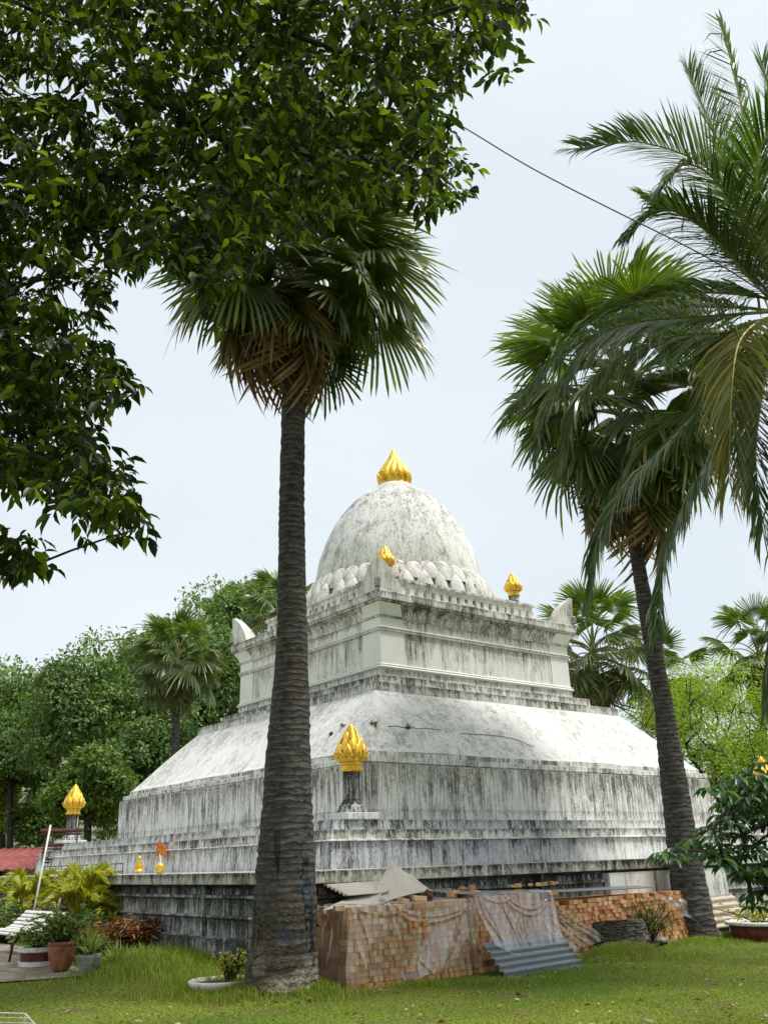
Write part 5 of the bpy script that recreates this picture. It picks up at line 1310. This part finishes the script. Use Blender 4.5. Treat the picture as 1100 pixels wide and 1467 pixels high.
zr = P(20, 1222, bd)[2]; zr2 = P(20, 1236, bd-3)[2]
wc_ = bo+dy*2.5; obx(wc_+np.array([0, 0, (zr-.35)/2]), 6, 2.2, (zr-.35)/2, M_whiteW, 'wall')
for k in range(5): obx(bo+dx*(-4.6+2.3*k)+dy*.28+np.array([0, 0, .95]), .45, .04, .9, M_darkhole, 'window')
roofc(wc_-dy*1.2+np.array([0, 0, zr-.05]), 3.3, 1.8, M_redroof, 'upper_roof', .16)
o_ = roofc(bo-dy*1.3+np.array([0, 0, zr2]), 3.4, 1.1, M_redroof, 'veranda_roof', .22)
for k in range(4): m_ = MB(); q = bo+dx*(-3+2*k)-dy*2.0; m_.tube([q+np.array([0, 0, -.05]), q+np.array([0, 0, zr2-.2])], .07, 8); m_.out('post', M_maroon, br)
# low whitewashed wall between garden and building
wp = P(-40, 1262, 28); m_ = MB(); q0 = P(-160, 1262, 30); q1 = P(24, 1262, 27)
m_.box(((q0+q1)/2)*np.array([1, 1, 0])+np.array([0, 0, .70]), (np.linalg.norm((q1-q0)[:2])/2, .15, .72), np.stack([nrm((q1-q0)*np.array([1, 1, 0])), nrm(np.cross([0, 0, 1.], (q1-q0)*np.array([1, 1, 0]))), np.array([0, 0, 1.])], 1))
tag(m_.out('low_wall', M_whiteW), 'low whitewashed wall at the left edge behind the areca palm', 'wall')

# ------------------------------------------------------------------ right side
a = PY(1016, 1285, -8.9); b = PY(1072, 1282, -8.9)
corrug('corrugated_sheet', 'beige corrugated sheet leaning right of the curved palm trunk', (a[0]-.35, -8.75, a[2]), (1, 0, .02), (.05, -.25, -.55), 1.35, .62, 5, .022, M_beige, 'corrugated sheet')
pp = PY(1066, 1345, -8.95); m_ = MB(); m_.bb(pp[0]-.09, pp[0]+.09, -9.0, -8.8, 0, .52); tag(bevel(m_.out('short_post', M_whiteW), .01), 'short pale post under the beige corrugated sheet', 'post')
m_ = MB()
for k in range(9): x_ = a[0]-.2+k*.11; m_.box((x_, -8.72, .26), (.052, .03, .27))
tag(bevel(m_.out('wood_boards', M_logcut), .006), 'dark boards standing under the beige corrugated sheet', 'boards')
pc = G(1108, 1348)+Fh*.4; pc[2] = float(zg(pc[0], pc[1]))
pr3 = thing('round_planter', 'round maroon planter with white rim at the right edge', 'planter', pc)
m_ = MB(); m_.lathe([(.55, pc[2]-.02), (.60, pc[2]+.24)], (pc[0], pc[1]), 40); m_.out('bowl', M_maroon, pr3, True)
m_ = MB(); m_.lathe([(.60, pc[2]+.24), (.67, pc[2]+.25), (.67, pc[2]+.30), (.62, pc[2]+.31), (.58, pc[2]+.28)], (pc[0], pc[1]), 40); m_.out('rim', M_white, pr3, True)
m_ = MB(); m_.lathe([(.60, pc[2]+.26), (.02, pc[2]+.29)], (pc[0], pc[1]), 24); m_.out('soil', M_soil, pr3)
plant('shrub', pc+np.array([0, 0, .27]), 'yellow green plants filling the round planter at the right', 'shrub', M_areca, 420, .08, .4, .3, .8, 391)
rock('stone', PY(945, 1347, -9.15)+np.array([0, 0, .0]), .16, 'flat pale stone at the foot of the palm beside the bricks', M_conc, 'stone', 9, (1.2, .7, .3))
# cable
cb = [P(-500, -560, 14), P(100, -150, 12.5), P(400, 28, 12), P(640, 168, 11.7), P(760, 240, 11.6), P(880, 302, 11.5), P(1000, 362, 11.4), P(1095, 420, 11.3), P(1400, 620, 11)]
mb = MB(); mb.tube(bez(cb, 60), .011, 6); tag(mb.out('overhead_cable', M_blackp, None, True), 'black overhead cable slanting across the sky to the coconut palm', 'cable')

# ------------------------------------------------------------------ light, sky, camera
sd = nrm(np.array([.44, -.44, 1.42])); EL = math.asin(sd[2]); AZ = math.atan2(sd[0], sd[1])
w = bpy.data.worlds.new('World'); bpy.context.scene.world = w; w.use_nodes = True; nt = w.node_tree; nt.nodes.clear()
N = nt.nodes.new; K = nt.links.new
sky = N('ShaderNodeTexSky'); sky.sky_type = 'NISHITA'; sky.sun_disc = False; sky.sun_elevation = EL; sky.sun_rotation = AZ; sky.dust_density = 3; sky.air_density = 1
tc = N('ShaderNodeTexCoord'); mp = N('ShaderNodeMapping'); mp.inputs['Scale'].default_value = (1, 1, 2.2); K(tc.outputs['Generated'], mp.inputs[0])
no = N('ShaderNodeTexNoise'); no.inputs['Scale'].default_value = 1.8; no.inputs['Detail'].default_value = 5; no.inputs['Roughness'].default_value = .5; K(mp.outputs[0], no.inputs['Vector'])
rp = N('ShaderNodeValToRGB'); K(no.outputs[0], rp.inputs[0]); rp.color_ramp.elements[0].position = .3; rp.color_ramp.elements[1].position = .72
rp.color_ramp.elements[0].color = (.65, .72, .765, 1); rp.color_ramp.elements[1].color = (.765, .81, .835, 1)
sc = N('ShaderNodeVectorMath'); sc.operation = 'SCALE'; sc.inputs['Scale'].default_value = 7.35; K(rp.outputs[0], sc.inputs[0])
mx = N('ShaderNodeMixRGB'); mx.inputs[0].default_value = .88; K(sky.outputs[0], mx.inputs[1]); K(sc.outputs[0], mx.inputs[2])
bg = N('ShaderNodeBackground'); bg.inputs['Strength'].default_value = .10; K(mx.outputs[0], bg.inputs[0]); ow = N('ShaderNodeOutputWorld'); K(bg.outputs[0], ow.inputs[0])
sl = bpy.data.lights.new('sun', 'SUN'); sl.energy = 2.3; sl.angle = math.radians(13); sl.color = (1, .97, .91)
so = bpy.data.objects.new('sun', sl); C.objects.link(so); so.rotation_euler = Vector(tuple(map(float, sd))).to_track_quat('Z', 'Y').to_euler()
cd = bpy.data.cameras.new('camera'); co = bpy.data.objects.new('camera', cd); C.objects.link(co)
cd.sensor_fit = 'VERTICAL'; cd.sensor_height = 24; cd.lens = 24*FPX/1467; cd.clip_end = 2000; cd.clip_start = .1
Mx = Matrix(((R2[0], U2[0], -Fv[0], CAM[0]), (R2[1], U2[1], -Fv[1], CAM[1]), (R2[2], U2[2], -Fv[2], CAM[2]), (0, 0, 0, 1)))
co.matrix_world = Mx
s = bpy.context.scene; s.camera = co
s.render.engine = 'CYCLES'
s.view_settings.view_transform = 'Standard'; s.view_settings.look = 'None'; s.view_settings.exposure = .76; s.view_settings.gamma = 1
s.cycles.max_bounces = 6; s.cycles.transparent_max_bounces = 12; s.cycles.diffuse_bounces = 3
